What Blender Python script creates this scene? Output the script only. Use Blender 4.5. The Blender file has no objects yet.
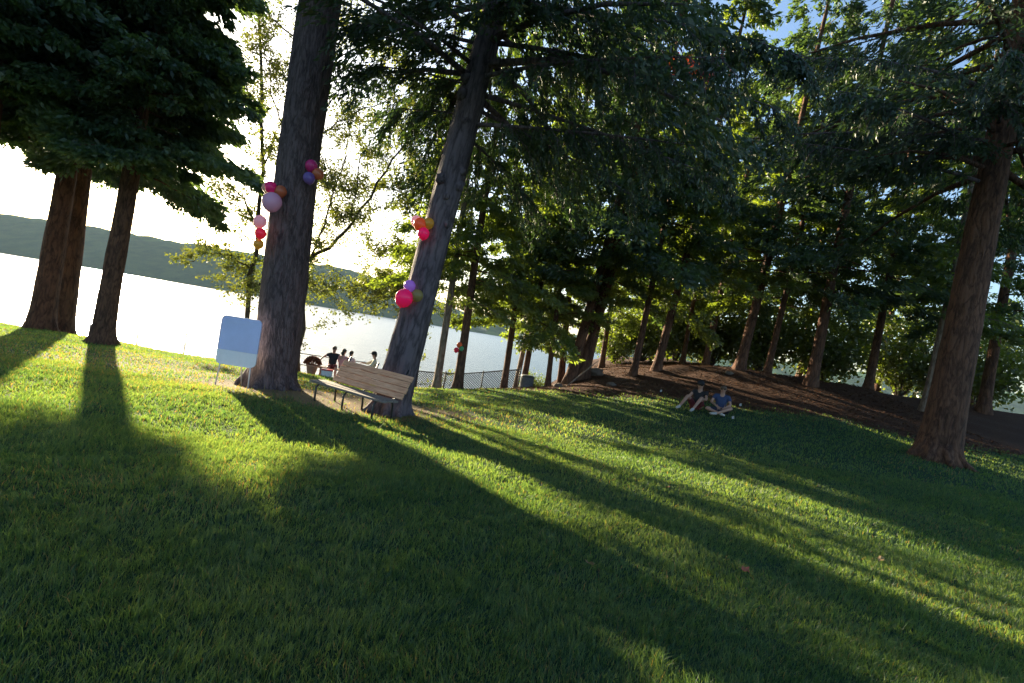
import bpy, bmesh, math, random
import numpy as np
from mathutils import Vector, Matrix, Euler, noise

random.seed(7)
S = bpy.context.scene
C = S.collection
R = math.radians

# ------------------------------------------------------------------ camera
F = 516.0                      # focal length in pixels of the 1024 wide picture
ROLL = R(9.5); PITCH = R(-0.9)
EYE = Vector((0, 0, 1.6))
fw = Vector((0, math.cos(PITCH), math.sin(PITCH)))
up0 = Vector((0, -math.sin(PITCH), math.cos(PITCH)))
rt0 = Vector((1, 0, 0))
rt = rt0 * math.cos(ROLL) + up0 * math.sin(ROLL)
up = up0 * math.cos(ROLL) - rt0 * math.sin(ROLL)
cam_data = bpy.data.cameras.new('camera'); cam = bpy.data.objects.new('camera', cam_data); C.objects.link(cam)
cam_data.sensor_width = 36; cam_data.lens = 36 * F / 1024
cam_data.clip_end = 6000; cam_data.clip_start = 0.05
m = Matrix((rt, up, -fw)).transposed().to_4x4(); m.translation = EYE
cam.matrix_world = m
S.camera = cam

def P(px, py, d):
    """real position seen at that pixel, d metres ahead"""
    x = (px - 512) / F; y = -(py - 341.5) / F
    v = fw + rt * x + up * y
    return EYE + v * (d / v.y)

# ------------------------------------------------------------------ sky, sun, exposure
SUN_AZ = R(-38.5)      # to the left of straight ahead
SUN_EL = R(12.6)
w = bpy.data.worlds.new('World'); S.world = w; w.use_nodes = True
nt = w.node_tree; bg = nt.nodes['Background']
sky = nt.nodes.new('ShaderNodeTexSky'); sky.sky_type = 'NISHITA'; sky.sun_disc = False
sky.sun_elevation = SUN_EL; sky.sun_rotation = SUN_AZ
sky.dust_density = 1.8; sky.air_density = 1.0; sky.ozone_density = 2.5; sky.altitude = 60
nt.links.new(sky.outputs[0], bg.inputs[0]); bg.inputs[1].default_value = 0.075
sd = bpy.data.lights.new('sun', 'SUN'); sd.energy = 5.0; sd.angle = R(0.6); sd.color = (1.0, 0.84, 0.58)
sun = bpy.data.objects.new('sun', sd); C.objects.link(sun)
sdir = Vector((math.sin(SUN_AZ) * math.cos(SUN_EL), math.cos(SUN_AZ) * math.cos(SUN_EL), math.sin(SUN_EL)))
sun.rotation_euler = sdir.to_track_quat('Z', 'Y').to_euler()
S.view_settings.view_transform = 'Standard'; S.view_settings.look = 'None'
S.view_settings.gamma = 1; S.view_settings.exposure = 2.3
S.render.engine = 'CYCLES'
S.cycles.max_bounces = 6; S.cycles.diffuse_bounces = 3; S.cycles.transmission_bounces = 3; S.cycles.glossy_bounces = 2
S.cycles.transparent_max_bounces = 4

# ------------------------------------------------------------------ helpers
def tag(o, label=None, cat=None, group=None, kind=None):
    if label: o['label'] = label
    if cat: o['category'] = cat
    if group: o['group'] = group
    if kind: o['kind'] = kind
    return o

def link(name, me, mat=None, parent=None):
    o = bpy.data.objects.new(name, me); C.objects.link(o)
    if mat is not None: me.materials.append(mat)
    if parent is not None: o.parent = parent
    return o

def empty(name, loc, label, cat, group=None, rot=(0, 0, 0)):
    o = bpy.data.objects.new(name, None); C.objects.link(o)
    o.empty_display_size = 0.2
    o.location = loc; o.rotation_euler = rot
    return tag(o, label, cat, group)

def np_mesh(name, verts, fs, smooth=False):
    """verts (n,3), fs (m,k) with a constant face size k"""
    me = bpy.data.meshes.new(name)
    n = len(verts); m_, k = fs.shape
    me.vertices.add(n); me.vertices.foreach_set('co', np.asarray(verts, dtype=np.float32).ravel())
    me.loops.add(m_ * k); me.loops.foreach_set('vertex_index', fs.astype(np.int32).ravel())
    me.polygons.add(m_)
    me.polygons.foreach_set('loop_start', np.arange(0, m_ * k, k, dtype=np.int32))
    me.polygons.foreach_set('loop_total', np.full(m_, k, dtype=np.int32))
    if smooth: me.polygons.foreach_set('use_smooth', np.ones(m_, dtype=bool))
    me.update(calc_edges=True); me.validate()
    return me

class MB:
    """collects shapes and links them as ONE mesh object"""
    def __init__(s): s.v = []; s.f = []; s.sm = []
    def add(s, vs, fs, smooth=False):
        b = len(s.v); s.v += [tuple(p) for p in vs]
        s.f += [tuple(i + b for i in f) for f in fs]; s.sm += [smooth] * len(fs)
    def box(s, c, size, rot=None, bev=0.0):
        bm = bmesh.new(); bmesh.ops.create_cube(bm, size=1)
        for v in bm.verts: v.co = Vector((v.co.x * size[0], v.co.y * size[1], v.co.z * size[2]))
        if bev: bmesh.ops.bevel(bm, geom=list(bm.edges), offset=bev, segments=2, affect='EDGES', profile=0.6)
        M = (rot.to_matrix() if rot is not None else Matrix.Identity(3))
        bm.verts.index_update()
        s.add([M @ v.co + Vector(c) for v in bm.verts], [[v.index for v in f.verts] for f in bm.faces]); bm.free()
    def tube(s, pts, rad, seg=8, cap=True, wob=0.0, seed=0, freq=1.0, stretch=0.35, ridge=0.0):
        pts = [Vector(p) for p in pts]
        if not hasattr(rad, '__len__'): rad = [rad] * len(pts)
        rings = []; prev = None
        for i, p in enumerate(pts):
            t = (pts[min(i + 1, len(pts) - 1)] - pts[max(i - 1, 0)]).normalized()
            if prev is None:
                a = Vector((1, 0, 0)) if abs(t.x) < 0.8 else Vector((0, 1, 0))
                u = t.cross(a).normalized()
            else:
                u = (prev - t * prev.dot(t)).normalized()
            prev = u; v = t.cross(u)
            ring = []
            for k in range(seg):
                a = 2 * math.pi * k / seg
                d = u * math.cos(a) + v * math.sin(a)
                r = rad[i]
                if wob:
                    r *= 1 + wob * noise.noise(Vector((d.x * 1.3 * freq + seed, d.y * 1.3 * freq, p.z * stretch * freq)))
                if ridge:
                    r *= 1 + ridge * noise.noise(Vector((d.x * 9 + seed, d.y * 9, p.z * 1.6)))
                ring.append(p + d * r)
            rings.append(ring)
        vs = [p for ring in rings for p in ring]; fs = []
        for i in range(len(rings) - 1):
            for k in range(seg):
                k2 = (k + 1) % seg
                fs.append((i * seg + k, i * seg + k2, (i + 1) * seg + k2, (i + 1) * seg + k))
        if cap:
            fs.append(tuple(range(seg - 1, -1, -1)))
            fs.append(tuple((len(rings) - 1) * seg + k for k in range(seg)))
        s.add(vs, fs, True)
    def lathe(s, prof, c=(0, 0, 0), seg=20, wob=0, axis=None):
        c = Vector(c); vs = []; fs = []
        q = axis.to_track_quat('Z', 'Y').to_matrix() if axis is not None else Matrix.Identity(3)
        for (r, z) in prof:
            for k in range(seg):
                a = 2 * math.pi * k / seg
                rr = r * (1 + wob * noise.noise(Vector((math.cos(a) * 2, math.sin(a) * 2, z * 4))))
                vs.append(c + q @ Vector((rr * math.cos(a), rr * math.sin(a), z)))
        for i in range(len(prof) - 1):
            for k in range(seg):
                k2 = (k + 1) % seg
                fs.append((i * seg + k, i * seg + k2, (i + 1) * seg + k2, (i + 1) * seg + k))
        fs.append(tuple(range(seg - 1, -1, -1))); fs.append(tuple((len(prof) - 1) * seg + k for k in range(seg)))
        s.add(vs, fs, True)
    def ball(s, c, r, sc=(1, 1, 1), sub=2, wob=0, seed=0, freq=2.0):
        bm = bmesh.new(); bmesh.ops.create_icosphere(bm, subdivisions=sub, radius=1)
        vs = []
        for v in bm.verts:
            k = 1 + wob * noise.noise(v.co * freq + Vector((seed, seed * .7, 0)))
            vs.append(Vector((v.co.x * sc[0], v.co.y * sc[1], v.co.z * sc[2])) * r * k + Vector(c))
        s.add(vs, [[v.index for v in f.verts] for f in bm.faces], True); bm.free()
    def mesh(s, name):
        me = bpy.data.meshes.new(name); me.from_pydata([tuple(v) for v in s.v], [], s.f)
        me.polygons.foreach_set('use_smooth', s.sm); me.update(); return me
    def build(s, name, mat, parent=None):
        return link(name, s.mesh(name), mat, parent)

# ------------------------------------------------------------------ materials
def new_mat(name):
    m_ = bpy.data.materials.new(name); m_.use_nodes = True
    n = m_.node_tree; p = n.nodes['Principled BSDF']
    return m_, n, p
def N(n, t, **kw):
    o = n.nodes.new(t)
    for k, v in kw.items():
        if k.startswith('i_'): o.inputs[k[2:].replace('_', ' ')].default_value = v
        else: setattr(o, k, v)
    return o
def ramp(n, stops):
    r = n.nodes.new('ShaderNodeValToRGB'); e = r.color_ramp.elements
    e[0].position, e[0].color = stops[0][0], (*stops[0][1], 1)
    e[1].position, e[1].color = stops[-1][0], (*stops[-1][1], 1)
    for p_, c_ in stops[1:-1]:
        k = e.new(p_); k.color = (*c_, 1)
    return r
def noise_tex(n, scale, detail=4, vec=None, rough=0.6):
    t = N(n, 'ShaderNodeTexNoise'); t.inputs['Scale'].default_value = scale; t.inputs['Detail'].default_value = detail
    t.inputs['Roughness'].default_value = rough
    if vec is not None: n.links.new(vec, t.inputs['Vector'])
    return t

def plain(name, col, rough=0.6, var=0.15, scale=8, bump=0.0, metal=0.0, spec=0.5):
    m_, n, p = new_mat(name)
    tc = N(n, 'ShaderNodeTexCoord')
    t = noise_tex(n, scale, 5, tc.outputs['Object'])
    a = tuple(max(0, c * (1 - var)) for c in col); b = tuple(min(1, c * (1 + var)) for c in col)
    r = ramp(n, [(0.3, a), (0.7, b)])
    n.links.new(t.outputs['Fac'], r.inputs[0]); n.links.new(r.outputs[0], p.inputs['Base Color'])
    p.inputs['Roughness'].default_value = rough; p.inputs['Metallic'].default_value = metal
    p.inputs['Specular IOR Level'].default_value = spec
    if bump:
        b_ = N(n, 'ShaderNodeBump'); b_.inputs['Strength'].default_value = bump; b_.inputs['Distance'].default_value = 0.01
        t2 = noise_tex(n, scale * 6, 4, tc.outputs['Object'])
        n.links.new(t2.outputs['Fac'], b_.inputs['Height']); n.links.new(b_.outputs[0], p.inputs['Normal'])
    return m_

def bark(name, c0, c1, scale=9.0, bump=1.0):
    m_, n, p = new_mat(name)
    tc = N(n, 'ShaderNodeTexCoord'); mp = N(n, 'ShaderNodeMapping'); mp.inputs['Scale'].default_value = (1, 1, 0.24)
    n.links.new(tc.outputs['Object'], mp.inputs[0])
    t = noise_tex(n, scale, 8, mp.outputs[0], 0.65)
    v = N(n, 'ShaderNodeTexVoronoi'); v.feature = 'DISTANCE_TO_EDGE'; v.inputs['Scale'].default_value = scale * 1.2
    t3 = noise_tex(n, scale * 0.8, 4, mp.outputs[0])
    mx = N(n, 'ShaderNodeMixRGB'); mx.inputs[0].default_value = 0.25
    n.links.new(mp.outputs[0], mx.inputs[1]); n.links.new(t3.outputs['Color'], mx.inputs[2]); n.links.new(mx.outputs[0], v.inputs['Vector'])
    ad = N(n, 'ShaderNodeMath'); ad.operation = 'MULTIPLY_ADD'; ad.inputs[1].default_value = 1.4
    n.links.new(v.outputs['Distance'], ad.inputs[0]); n.links.new(t.outputs['Fac'], ad.inputs[2])
    r = ramp(n, [(0.35, c0), (0.8, c1)])
    n.links.new(ad.outputs[0], r.inputs[0])
    big = noise_tex(n, 1.3, 3, tc.outputs['Object'])
    hs = N(n, 'ShaderNodeMixRGB'); hs.blend_type = 'MULTIPLY'; hs.inputs[0].default_value = 0.6
    r2 = ramp(n, [(0.35, (.6, .58, .6)), (0.65, (1.15, 1.05, 1.0))])
    n.links.new(big.outputs['Fac'], r2.inputs[0]); n.links.new(r.outputs[0], hs.inputs[1]); n.links.new(r2.outputs[0], hs.inputs[2])
    n.links.new(hs.outputs[0], p.inputs['Base Color'])
    p.inputs['Roughness'].default_value = 0.9; p.inputs['Specular IOR Level'].default_value = 0.2
    b = N(n, 'ShaderNodeBump'); b.inputs['Strength'].default_value = bump; b.inputs['Distance'].default_value = 0.05
    n.links.new(ad.outputs[0], b.inputs['Height']); n.links.new(b.outputs[0], p.inputs['Normal'])
    return m_

def leafmat(name, c0, c1, trans=0.5, tcol=None, scale=1.2, gloss=0.06):
    m_ = bpy.data.materials.new(name); m_.use_nodes = True; n = m_.node_tree; n.nodes.clear()
    out = N(n, 'ShaderNodeOutputMaterial'); tc = N(n, 'ShaderNodeTexCoord')
    t = noise_tex(n, scale, 3, tc.outputs['Object']); t2 = noise_tex(n, scale * 14, 2, tc.outputs['Object'])
    ad = N(n, 'ShaderNodeMath'); ad.operation = 'MULTIPLY_ADD'; ad.inputs[1].default_value = 0.5
    mu = N(n, 'ShaderNodeMath'); mu.operation = 'MULTIPLY'; mu.inputs[1].default_value = 0.5
    n.links.new(t2.outputs['Fac'], mu.inputs[0]); n.links.new(t.outputs['Fac'], ad.inputs[0]); n.links.new(mu.outputs[0], ad.inputs[2])
    r = ramp(n, [(0.36, c0), (0.64, c1)]); n.links.new(ad.outputs[0], r.inputs[0])
    d = N(n, 'ShaderNodeBsdfDiffuse'); n.links.new(r.outputs[0], d.inputs[0])
    tr = N(n, 'ShaderNodeBsdfTranslucent')
    if tcol is None: tcol = (1.5, 1.5, 0.6)
    mul = N(n, 'ShaderNodeMixRGB'); mul.blend_type = 'MULTIPLY'; mul.inputs[0].default_value = 1; mul.inputs[2].default_value = (*tcol, 1)
    n.links.new(r.outputs[0], mul.inputs[1]); n.links.new(mul.outputs[0], tr.inputs[0])
    mx = N(n, 'ShaderNodeMixShader'); mx.inputs[0].default_value = trans
    n.links.new(d.outputs[0], mx.inputs[1]); n.links.new(tr.outputs[0], mx.inputs[2])
    g = N(n, 'ShaderNodeBsdfGlossy'); g.inputs['Roughness'].default_value = 0.45
    m2 = N(n, 'ShaderNodeMixShader'); m2.inputs[0].default_value = gloss
    n.links.new(mx.outputs[0], m2.inputs[1]); n.links.new(g.outputs[0], m2.inputs[2]); n.links.new(m2.outputs[0], out.inputs[0])
    return m_

M = {}
M['pine_bark'] = bark('pine_bark', (0.035, 0.026, 0.028), (0.14, 0.108, 0.11))
M['fir_bark'] = bark('fir_bark', (0.04, 0.032, 0.037), (0.15, 0.122, 0.135), 7, 0.7)
M['cedar_bark'] = bark('cedar_bark', (0.035, 0.02, 0.015), (0.16, 0.085, 0.055), 8)
M['grey_bark'] = bark('grey_bark', (0.10, 0.075, 0.055), (0.30, 0.24, 0.19), 8)
M['twig'] = plain('twig', (0.06, 0.045, 0.035), 0.9, 0.3)
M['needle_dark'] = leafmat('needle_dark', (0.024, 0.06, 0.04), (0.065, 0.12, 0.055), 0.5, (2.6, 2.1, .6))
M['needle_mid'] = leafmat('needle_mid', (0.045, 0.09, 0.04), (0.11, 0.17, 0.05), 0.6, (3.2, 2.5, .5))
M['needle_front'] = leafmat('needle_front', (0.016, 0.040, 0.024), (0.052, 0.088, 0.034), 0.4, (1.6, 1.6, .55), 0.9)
M['maple_leaf'] = leafmat('maple_leaf', (0.05, 0.08, 0.025), (0.13, 0.14, 0.04), 0.6, (1.7, 1.6, .45))
M['shrub_leaf'] = leafmat('shrub_leaf', (0.05, 0.09, 0.02), (0.13, 0.16, 0.035), 0.6, (1.7, 1.6, .45))
M['dead_leaf'] = leafmat('dead_leaf', (0.12, 0.02, 0.01), (0.25, 0.05, 0.02), 0.5, (1.5, 1.2, 1))
M['grass'] = leafmat('grass', (0.010, 0.050, 0.033), (0.042, 0.106, 0.055), 0.44, (10.5, 5.2, 1.2), 1.1, 0.025)
M['hill'] = leafmat('hill', (0.03, 0.08, 0.055), (0.08, 0.14, 0.065), 0.3, (1.2, 1.2, .8), 0.06, 0)

# ------------------------------------------------------------------ terrain
def sstep(a, b, x): t = np.clip((x - a) / (b - a), 0, 1); return t * t * (3 - 2 * t)
def wob2(x, y, f, s=0.0):
    return (np.sin(x * f + 1.3 * np.sin(y * f * .7 + s) + s) * np.cos(y * f * .9 + 1.1 * np.sin(x * f * .6 - s)))
SHORE = -4.6
def ground_z(x, y):
    x = np.asarray(x, dtype=float); y = np.asarray(y, dtype=float)
    yy = np.minimum(y, 26)
    z = -0.07 * (yy - 2)
    z = np.where(y < 2, -0.02 * (y - 2), z)
    f = np.clip(0.85 + 0.21 * x, 0, 3.0); f = f - 0.35 * sstep(0, 1, (f - 2.2) / 1.5)
    f = np.where(x < -1, np.maximum(0.64 * np.exp((x + 1) * 0.5), 0), f)
    wy = np.clip((yy - 4) / 18, 0, 1.1) ** 1.7
    z = z + f * wy
    z = z - 0.032 * np.clip(y - 19, 0, 7) ** 2 * (1 - sstep(0.5, 5, x))
    z = z + 0.13 * np.exp(-((x + 5) ** 2 + (y - 11.5) ** 2) / 9)
    z = z + 0.035 * wob2(x, y, 0.9) + 0.02 * wob2(x, y, 2.1, 1.7)
    z = z + 0.05 * wob2(x, y, 1.5, 4.0) * sstep(17, 21, y) * sstep(0, 4, x)
    # bank down to the lake, further out on the right
    b0 = 26.5 + 12 * sstep(0, 8, x) + 30 * sstep(14, 40, x)
    drop = sstep(0, 7, y - b0)
    z = z * (1 - drop) + (-8.0) * drop
    # far shore
    z = z + sstep(0, 60, y - 600) * 11
    return z
def gz(x, y): return float(ground_z(x, y))

def axis(parts):
    out = []
    for a, b, st in parts: out += list(np.arange(a, b, st))
    out.append(parts[-1][1]); return np.array(out)
gx = axis([(-4000, -500, 350), (-500, -60, 40), (-60, -20, 2), (-20, 24, 0.25), (24, 60, 2), (60, 500, 40), (500, 4000, 350)])
gy = axis([(-60, -4, 4), (-4, 30, 0.22), (30, 70, 1.5), (70, 560, 35), (560, 720, 15), (720, 5000, 400)])
X, Y = np.meshgrid(gx, gy); Z = ground_z(X, Y)
nx, ny = len(gx), len(gy)
idx = np.arange(nx * ny).reshape(ny, nx)
fs = np.stack([idx[:-1, :-1], idx[:-1, 1:], idx[1:, 1:], idx[1:, :-1]], -1).reshape(-1, 4)

def mulch_edge(x):           # y of the border between lawn and bark mulch
    x = np.asarray(x, dtype=float)
    return 19.6 - 0.27 * np.clip(x, -3, 14) + 0.25 * np.sin(x * 1.3) + 40 * sstep(-1.2, -4.5, x)

gm, n, p = new_mat('ground_soil')
tc = N(n, 'ShaderNodeTexCoord'); sp = N(n, 'ShaderNodeSeparateXYZ'); n.links.new(tc.outputs['Object'], sp.inputs[0])
att = N(n, 'ShaderNodeAttribute'); att.attribute_name = 'cover'
sa = N(n, 'ShaderNodeSeparateColor'); n.links.new(att.outputs['Color'], sa.inputs[0])
tn = noise_tex(n, 3.0, 8, tc.outputs['Object'], 0.7); tf = noise_tex(n, 40, 6, tc.outputs['Object'], 0.7)
gr = ramp(n, [(0.3, (0.012, 0.045, 0.024)), (0.7, (0.045, 0.09, 0.04))]); n.links.new(tf.outputs['Fac'], gr.inputs[0])
mr = ramp(n, [(0.3, (0.028, 0.013, 0.008)), (0.55, (0.07, 0.032, 0.018)), (0.75, (0.15, 0.08, 0.05))]); n.links.new(tf.outputs['Fac'], mr.inputs[0])
dr = ramp(n, [(0.3, (0.13, 0.095, 0.05)), (0.7, (0.28, 0.21, 0.12))]); n.links.new(tf.outputs['Fac'], dr.inputs[0])
def soft(inp, lo, hi):
    a = N(n, 'ShaderNodeMath'); a.operation = 'ADD'
    s2 = N(n, 'ShaderNodeMath'); s2.operation = 'MULTIPLY_ADD'; s2.inputs[1].default_value = 0.9; s2.inputs[2].default_value = -0.45
    n.links.new(tn.outputs['Fac'], s2.inputs[0]); n.links.new(inp, a.inputs[0]); n.links.new(s2.outputs[0], a.inputs[1])
    mr_ = N(n, 'ShaderNodeMapRange'); mr_.inputs[1].default_value = lo; mr_.inputs[2].default_value = hi; n.links.new(a.outputs[0], mr_.inputs[0])
    return mr_.outputs[0]
mA = N(n, 'ShaderNodeMixRGB'); n.links.new(soft(sa.outputs['Green'], .35, .65), mA.inputs[0]); n.links.new(gr.outputs[0], mA.inputs[1]); n.links.new(dr.outputs[0], mA.inputs[2])
mB = N(n, 'ShaderNodeMixRGB'); n.links.new(soft(sa.outputs['Red'], .4, .6), mB.inputs[0]); n.links.new(mA.outputs[0], mB.inputs[1]); n.links.new(mr.outputs[0], mB.inputs[2])
n.links.new(mB.outputs[0], p.inputs['Base Color']); p.inputs['Roughness'].default_value = 0.95; p.inputs['Specular IOR Level'].default_value = 0.15
bp = N(n, 'ShaderNodeBump'); bp.inputs['Strength'].default_value = 1; bp.inputs['Distance'].default_value = 0.05
n.links.new(tf.outputs['Fac'], bp.inputs['Height']); n.links.new(bp.outputs[0], p.inputs['Normal'])
gme = np_mesh('ground', np.stack([X, Y, Z], -1).reshape(-1, 3), fs, True)

T1 = P(270, 388, 12.0); T2 = P(388, 419, 11.1)
def dirt_amt(x, y):
    x = np.asarray(x, dtype=float); y = np.asarray(y, dtype=float)
    a = np.zeros_like(x)
    for cx, cy, rx, ry, k in ((T1.x + .4, T1.y - .3, 2.3, 1.6, 1.0), (T1.x + 2.2, T1.y + .2, 3.2, 1.3, .9), (T2.x - .8, T2.y - .2, 1.9, 1.0, .9),
                              (T1.x - 2.5, T1.y + 2, 5, 4, .55), (T1.x - 2.5, 22.5, 8, 2.5, 1.0)):
        d = ((x - cx) / rx) ** 2 + ((y - cy) / ry) ** 2
        a = np.maximum(a, k * np.exp(-d * 0.9))
    return a
ca = gme.color_attributes.new('cover', 'FLOAT_COLOR', 'POINT')
xx, yy = X.ravel(), Y.ravel()
col = np.zeros((len(xx), 4), dtype=np.float32)
col[:, 0] = np.clip(0.5 + (yy - mulch_edge(xx)) * .8, 0, 1) * (yy < 80)
col[:, 1] = dirt_amt(xx, yy); col[:, 3] = 1
ca.data.foreach_set('color', col.ravel())
tag(link('ground', gme, gm), kind='structure')

# lake
wm, n, p = new_mat('lake_water')
p.inputs['Base Color'].default_value = (0.03, 0.06, 0.07, 1); p.inputs['Roughness'].default_value = 0.3; p.inputs['IOR'].default_value = 1.45
tc = N(n, 'ShaderNodeTexCoord'); mp = N(n, 'ShaderNodeMapping'); mp.inputs['Scale'].default_value = (0.5, 1.0, 1); mp.inputs['Rotation'].default_value = (0, 0, R(20))
n.links.new(tc.outputs['Object'], mp.inputs[0]); t = noise_tex(n, 0.7, 6, mp.outputs[0], 0.65)
b = N(n, 'ShaderNodeBump'); b.inputs['Strength'].default_value = 1.0; b.inputs['Distance'].default_value = 0.5
n.links.new(t.outputs['Fac'], b.inputs['Height']); n.links.new(b.outputs[0], p.inputs['Normal'])
v = np.array([(-3500, 24, SHORE), (3500, 24, SHORE), (3500, 1000, SHORE), (-3500, 1000, SHORE)], dtype=float)
tag(link('lake_water', np_mesh('lake_water', v, np.array([[0, 1, 2, 3]])), wm), kind='structure')

# wooded hills on the far shore
def hill_mesh(prof, y0, depth, seed, nxs=420, nys=14):
    xs = np.linspace(prof[0][0], prof[-1][0], nxs); H = np.interp(xs, [a for a, _ in prof], [b_ for _, b_ in prof])
    vs = []
    for j in range(nys):
        t_ = j / (nys - 1)
        prof_h = math.sin(min(t_ * 1.25, 1) * math.pi / 2) if t_ < .8 else math.cos((t_ - .8) / .2 * math.pi / 2)
        for i, x in enumerate(xs):
            h = H[i] * prof_h
            h += (3.6 * noise.noise(Vector((x * .05, t_ * 9 + seed, seed))) + 3.2 * abs(noise.noise(Vector((x * .16, t_ * 26, seed))))) * (0.4 + prof_h) * min(1, H[i] / 12)
            vs.append((x, y0 + depth * t_ + 12 * noise.noise(Vector((x * .012, seed, 0))), -6.5 + max(0, h)))
    ii = np.arange(nxs * nys).reshape(nys, nxs)
    return np_mesh('hills', np.array(vs), np.stack([ii[:-1, :-1], ii[:-1, 1:], ii[1:, 1:], ii[1:, :-1]], -1).reshape(-1, 4))
tag(link('far_hills', hill_mesh([(-1500, 30), (-900, 60), (-500, 62), (-270, 62), (-170, 52), (-90, 28), (-40, 26), (30, 24), (120, 20), (400, 32), (900, 46), (1500, 40)], 610, 260, 3.3), M['hill']), kind='structure')

# ------------------------------------------------------------------ grass (one mass of blades)
rng = np.random.default_rng(5)
def grass_pts(n_, y0, y1, spread, x0=-99, x1=99):
    y = rng.uniform(y0, y1, n_); x = rng.uniform(-1, 1, n_) * (y1 * spread + 1.5)
    k = (np.abs(x) < y * spread + 1.5) & (x > x0) & (x < x1); return x[k], y[k]
zones = [  # count, y0, y1, blade height, blade width
    (210000, 1.7, 3.6, .058, .004), (240000, 3.6, 6.5, .058, .006), (220000, 6.5, 11, .06, .0095), (170000, 11, 20.5, .065, .018)]
VS = []; FS = []; TN = []; base = 0
for cnt, y0, y1, bh, bw in zones:
    x, y = grass_pts(cnt, y0, y1, 1.12)
    keep = (y < mulch_edge(x) + rng.normal(0, .5, len(x))) & (rng.uniform(0, 1, len(x)) > np.clip(dirt_amt(x, y) * 1.6 - .25, 0, .93))
    keep &= ~((x > 14) & (y > 17))
    x = x[keep]; y = y[keep]; n_ = len(x)
    cl = 0.5 + 0.5 * wob2(x, y, 3.1, .4) * wob2(x, y, 7.3, 2.2)
    h = bh * rng.uniform(.45, 1.25, n_) * (0.5 + 1.0 * cl) * (.8 + .4 * (wob2(x, y, 13., 1.) * wob2(x, y, 19., 2.) > .1))
    tall = rng.uniform(0, 1, n_) < .02; h[tall] *= 1.6
    a = rng.uniform(0, 2 * np.pi, n_); wx, wy = np.cos(a) * bw * .5, np.sin(a) * bw * .5
    la = 2.2 * wob2(x, y, 1.7, 3.0) + 2.0 * wob2(x, y, 4.3, 1.0) + rng.normal(0, 1.5, n_); lean = h * rng.uniform(.15, .9, n_)
    lx, ly = np.cos(la) * lean, np.sin(la) * lean
    z = ground_z(x, y) - .006
    v = np.zeros((n_, 5, 3))
    v[:, 0] = np.stack([x - wx, y - wy, z], -1); v[:, 1] = np.stack([x + wx, y + wy, z], -1)
    mx_, my_, mz = x + lx * .3, y + ly * .3, z + h * .6
    v[:, 2] = np.stack([mx_ + wx * .8, my_ + wy * .8, mz], -1); v[:, 3] = np.stack([mx_ - wx * .8, my_ - wy * .8, mz], -1)
    v[:, 4] = np.stack([x + lx, y + ly, z + h], -1)
    i0 = base + np.arange(n_) * 5
    f1 = np.stack([i0, i0 + 1, i0 + 2], -1); f2 = np.stack([i0, i0 + 2, i0 + 3], -1); f3 = np.stack([i0 + 3, i0 + 2, i0 + 4], -1)
    tone = np.clip(rng.normal(.45, .16, n_) + .12 * wob2(x, y, 1.1, 5.0), 0, .86); dry = rng.uniform(0, 1, n_) < .02 + .5 * np.clip(dirt_amt(x, y), 0, 1) + .05 * (wob2(x, y, .8, 2.0) > .6); tone[dry] = 1
    TN.append(np.repeat(tone, 5))
    VS.append(v.reshape(-1, 3)); FS += [f1, f2, f3]; base += n_ * 5
lg = np_mesh('lawn_grass', np.concatenate(VS), np.concatenate(FS))
ta = lg.attributes.new('tone', 'FLOAT', 'POINT'); ta.data.foreach_set('value', np.concatenate(TN).astype(np.float32))
n = M['grass'].node_tree; rp = next(q for q in n.nodes if q.type == 'VALTORGB')
at = N(n, 'ShaderNodeAttribute'); at.attribute_name = 'tone'
e_ = rp.color_ramp.elements; e_[0].position = .1; e_[1].position = .85; k_ = e_.new(.97); k_.color = (.06, .078, .06, 1)
for l_ in list(n.links):
    if l_.to_node == rp: n.links.remove(l_)
n.links.new(at.outputs['Fac'], rp.inputs[0])
tag(link('lawn_grass', lg, M['grass']), 'sunlit and shaded green lawn grass in front of the trees', 'grass', kind='stuff')

# bark chips and litter on the mulch
m_ = 36000
x = rng.uniform(-4, 17, m_); y = rng.uniform(14, 30, m_); k = (y > mulch_edge(x) - rng.exponential(.5, m_)); x = x[k]; y = y[k]; m_ = len(x)
a = rng.uniform(0, 6.28, m_); L = rng.uniform(.02, .07, m_); W = L * rng.uniform(.2, .5, m_); z = ground_z(x, y) + rng.uniform(.004, .03, m_)
v = np.zeros((m_, 4, 3)); dx, dy = np.cos(a), np.sin(a); tz = rng.normal(0, .4, m_) * L
v[:, 0] = np.stack([x - dx * L, y - dy * L, z - tz * .3], -1); v[:, 1] = np.stack([x - dy * W, y + dx * W, z], -1)
v[:, 2] = np.stack([x + dx * L, y + dy * L, z + tz], -1); v[:, 3] = np.stack([x + dy * W, y - dx * W, z + .01], -1)
tag(link('bark_mulch', np_mesh('bark_mulch', v.reshape(-1, 3), np.arange(m_ * 4).reshape(-1, 4)), leafmat('mulch_chip', (0.04, 0.018, 0.010), (0.20, 0.10, 0.055), .05, (1, 1, 1), 9, .03)),
    'reddish bark mulch littered over the bank under the trees', 'mulch', kind='stuff')

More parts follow.
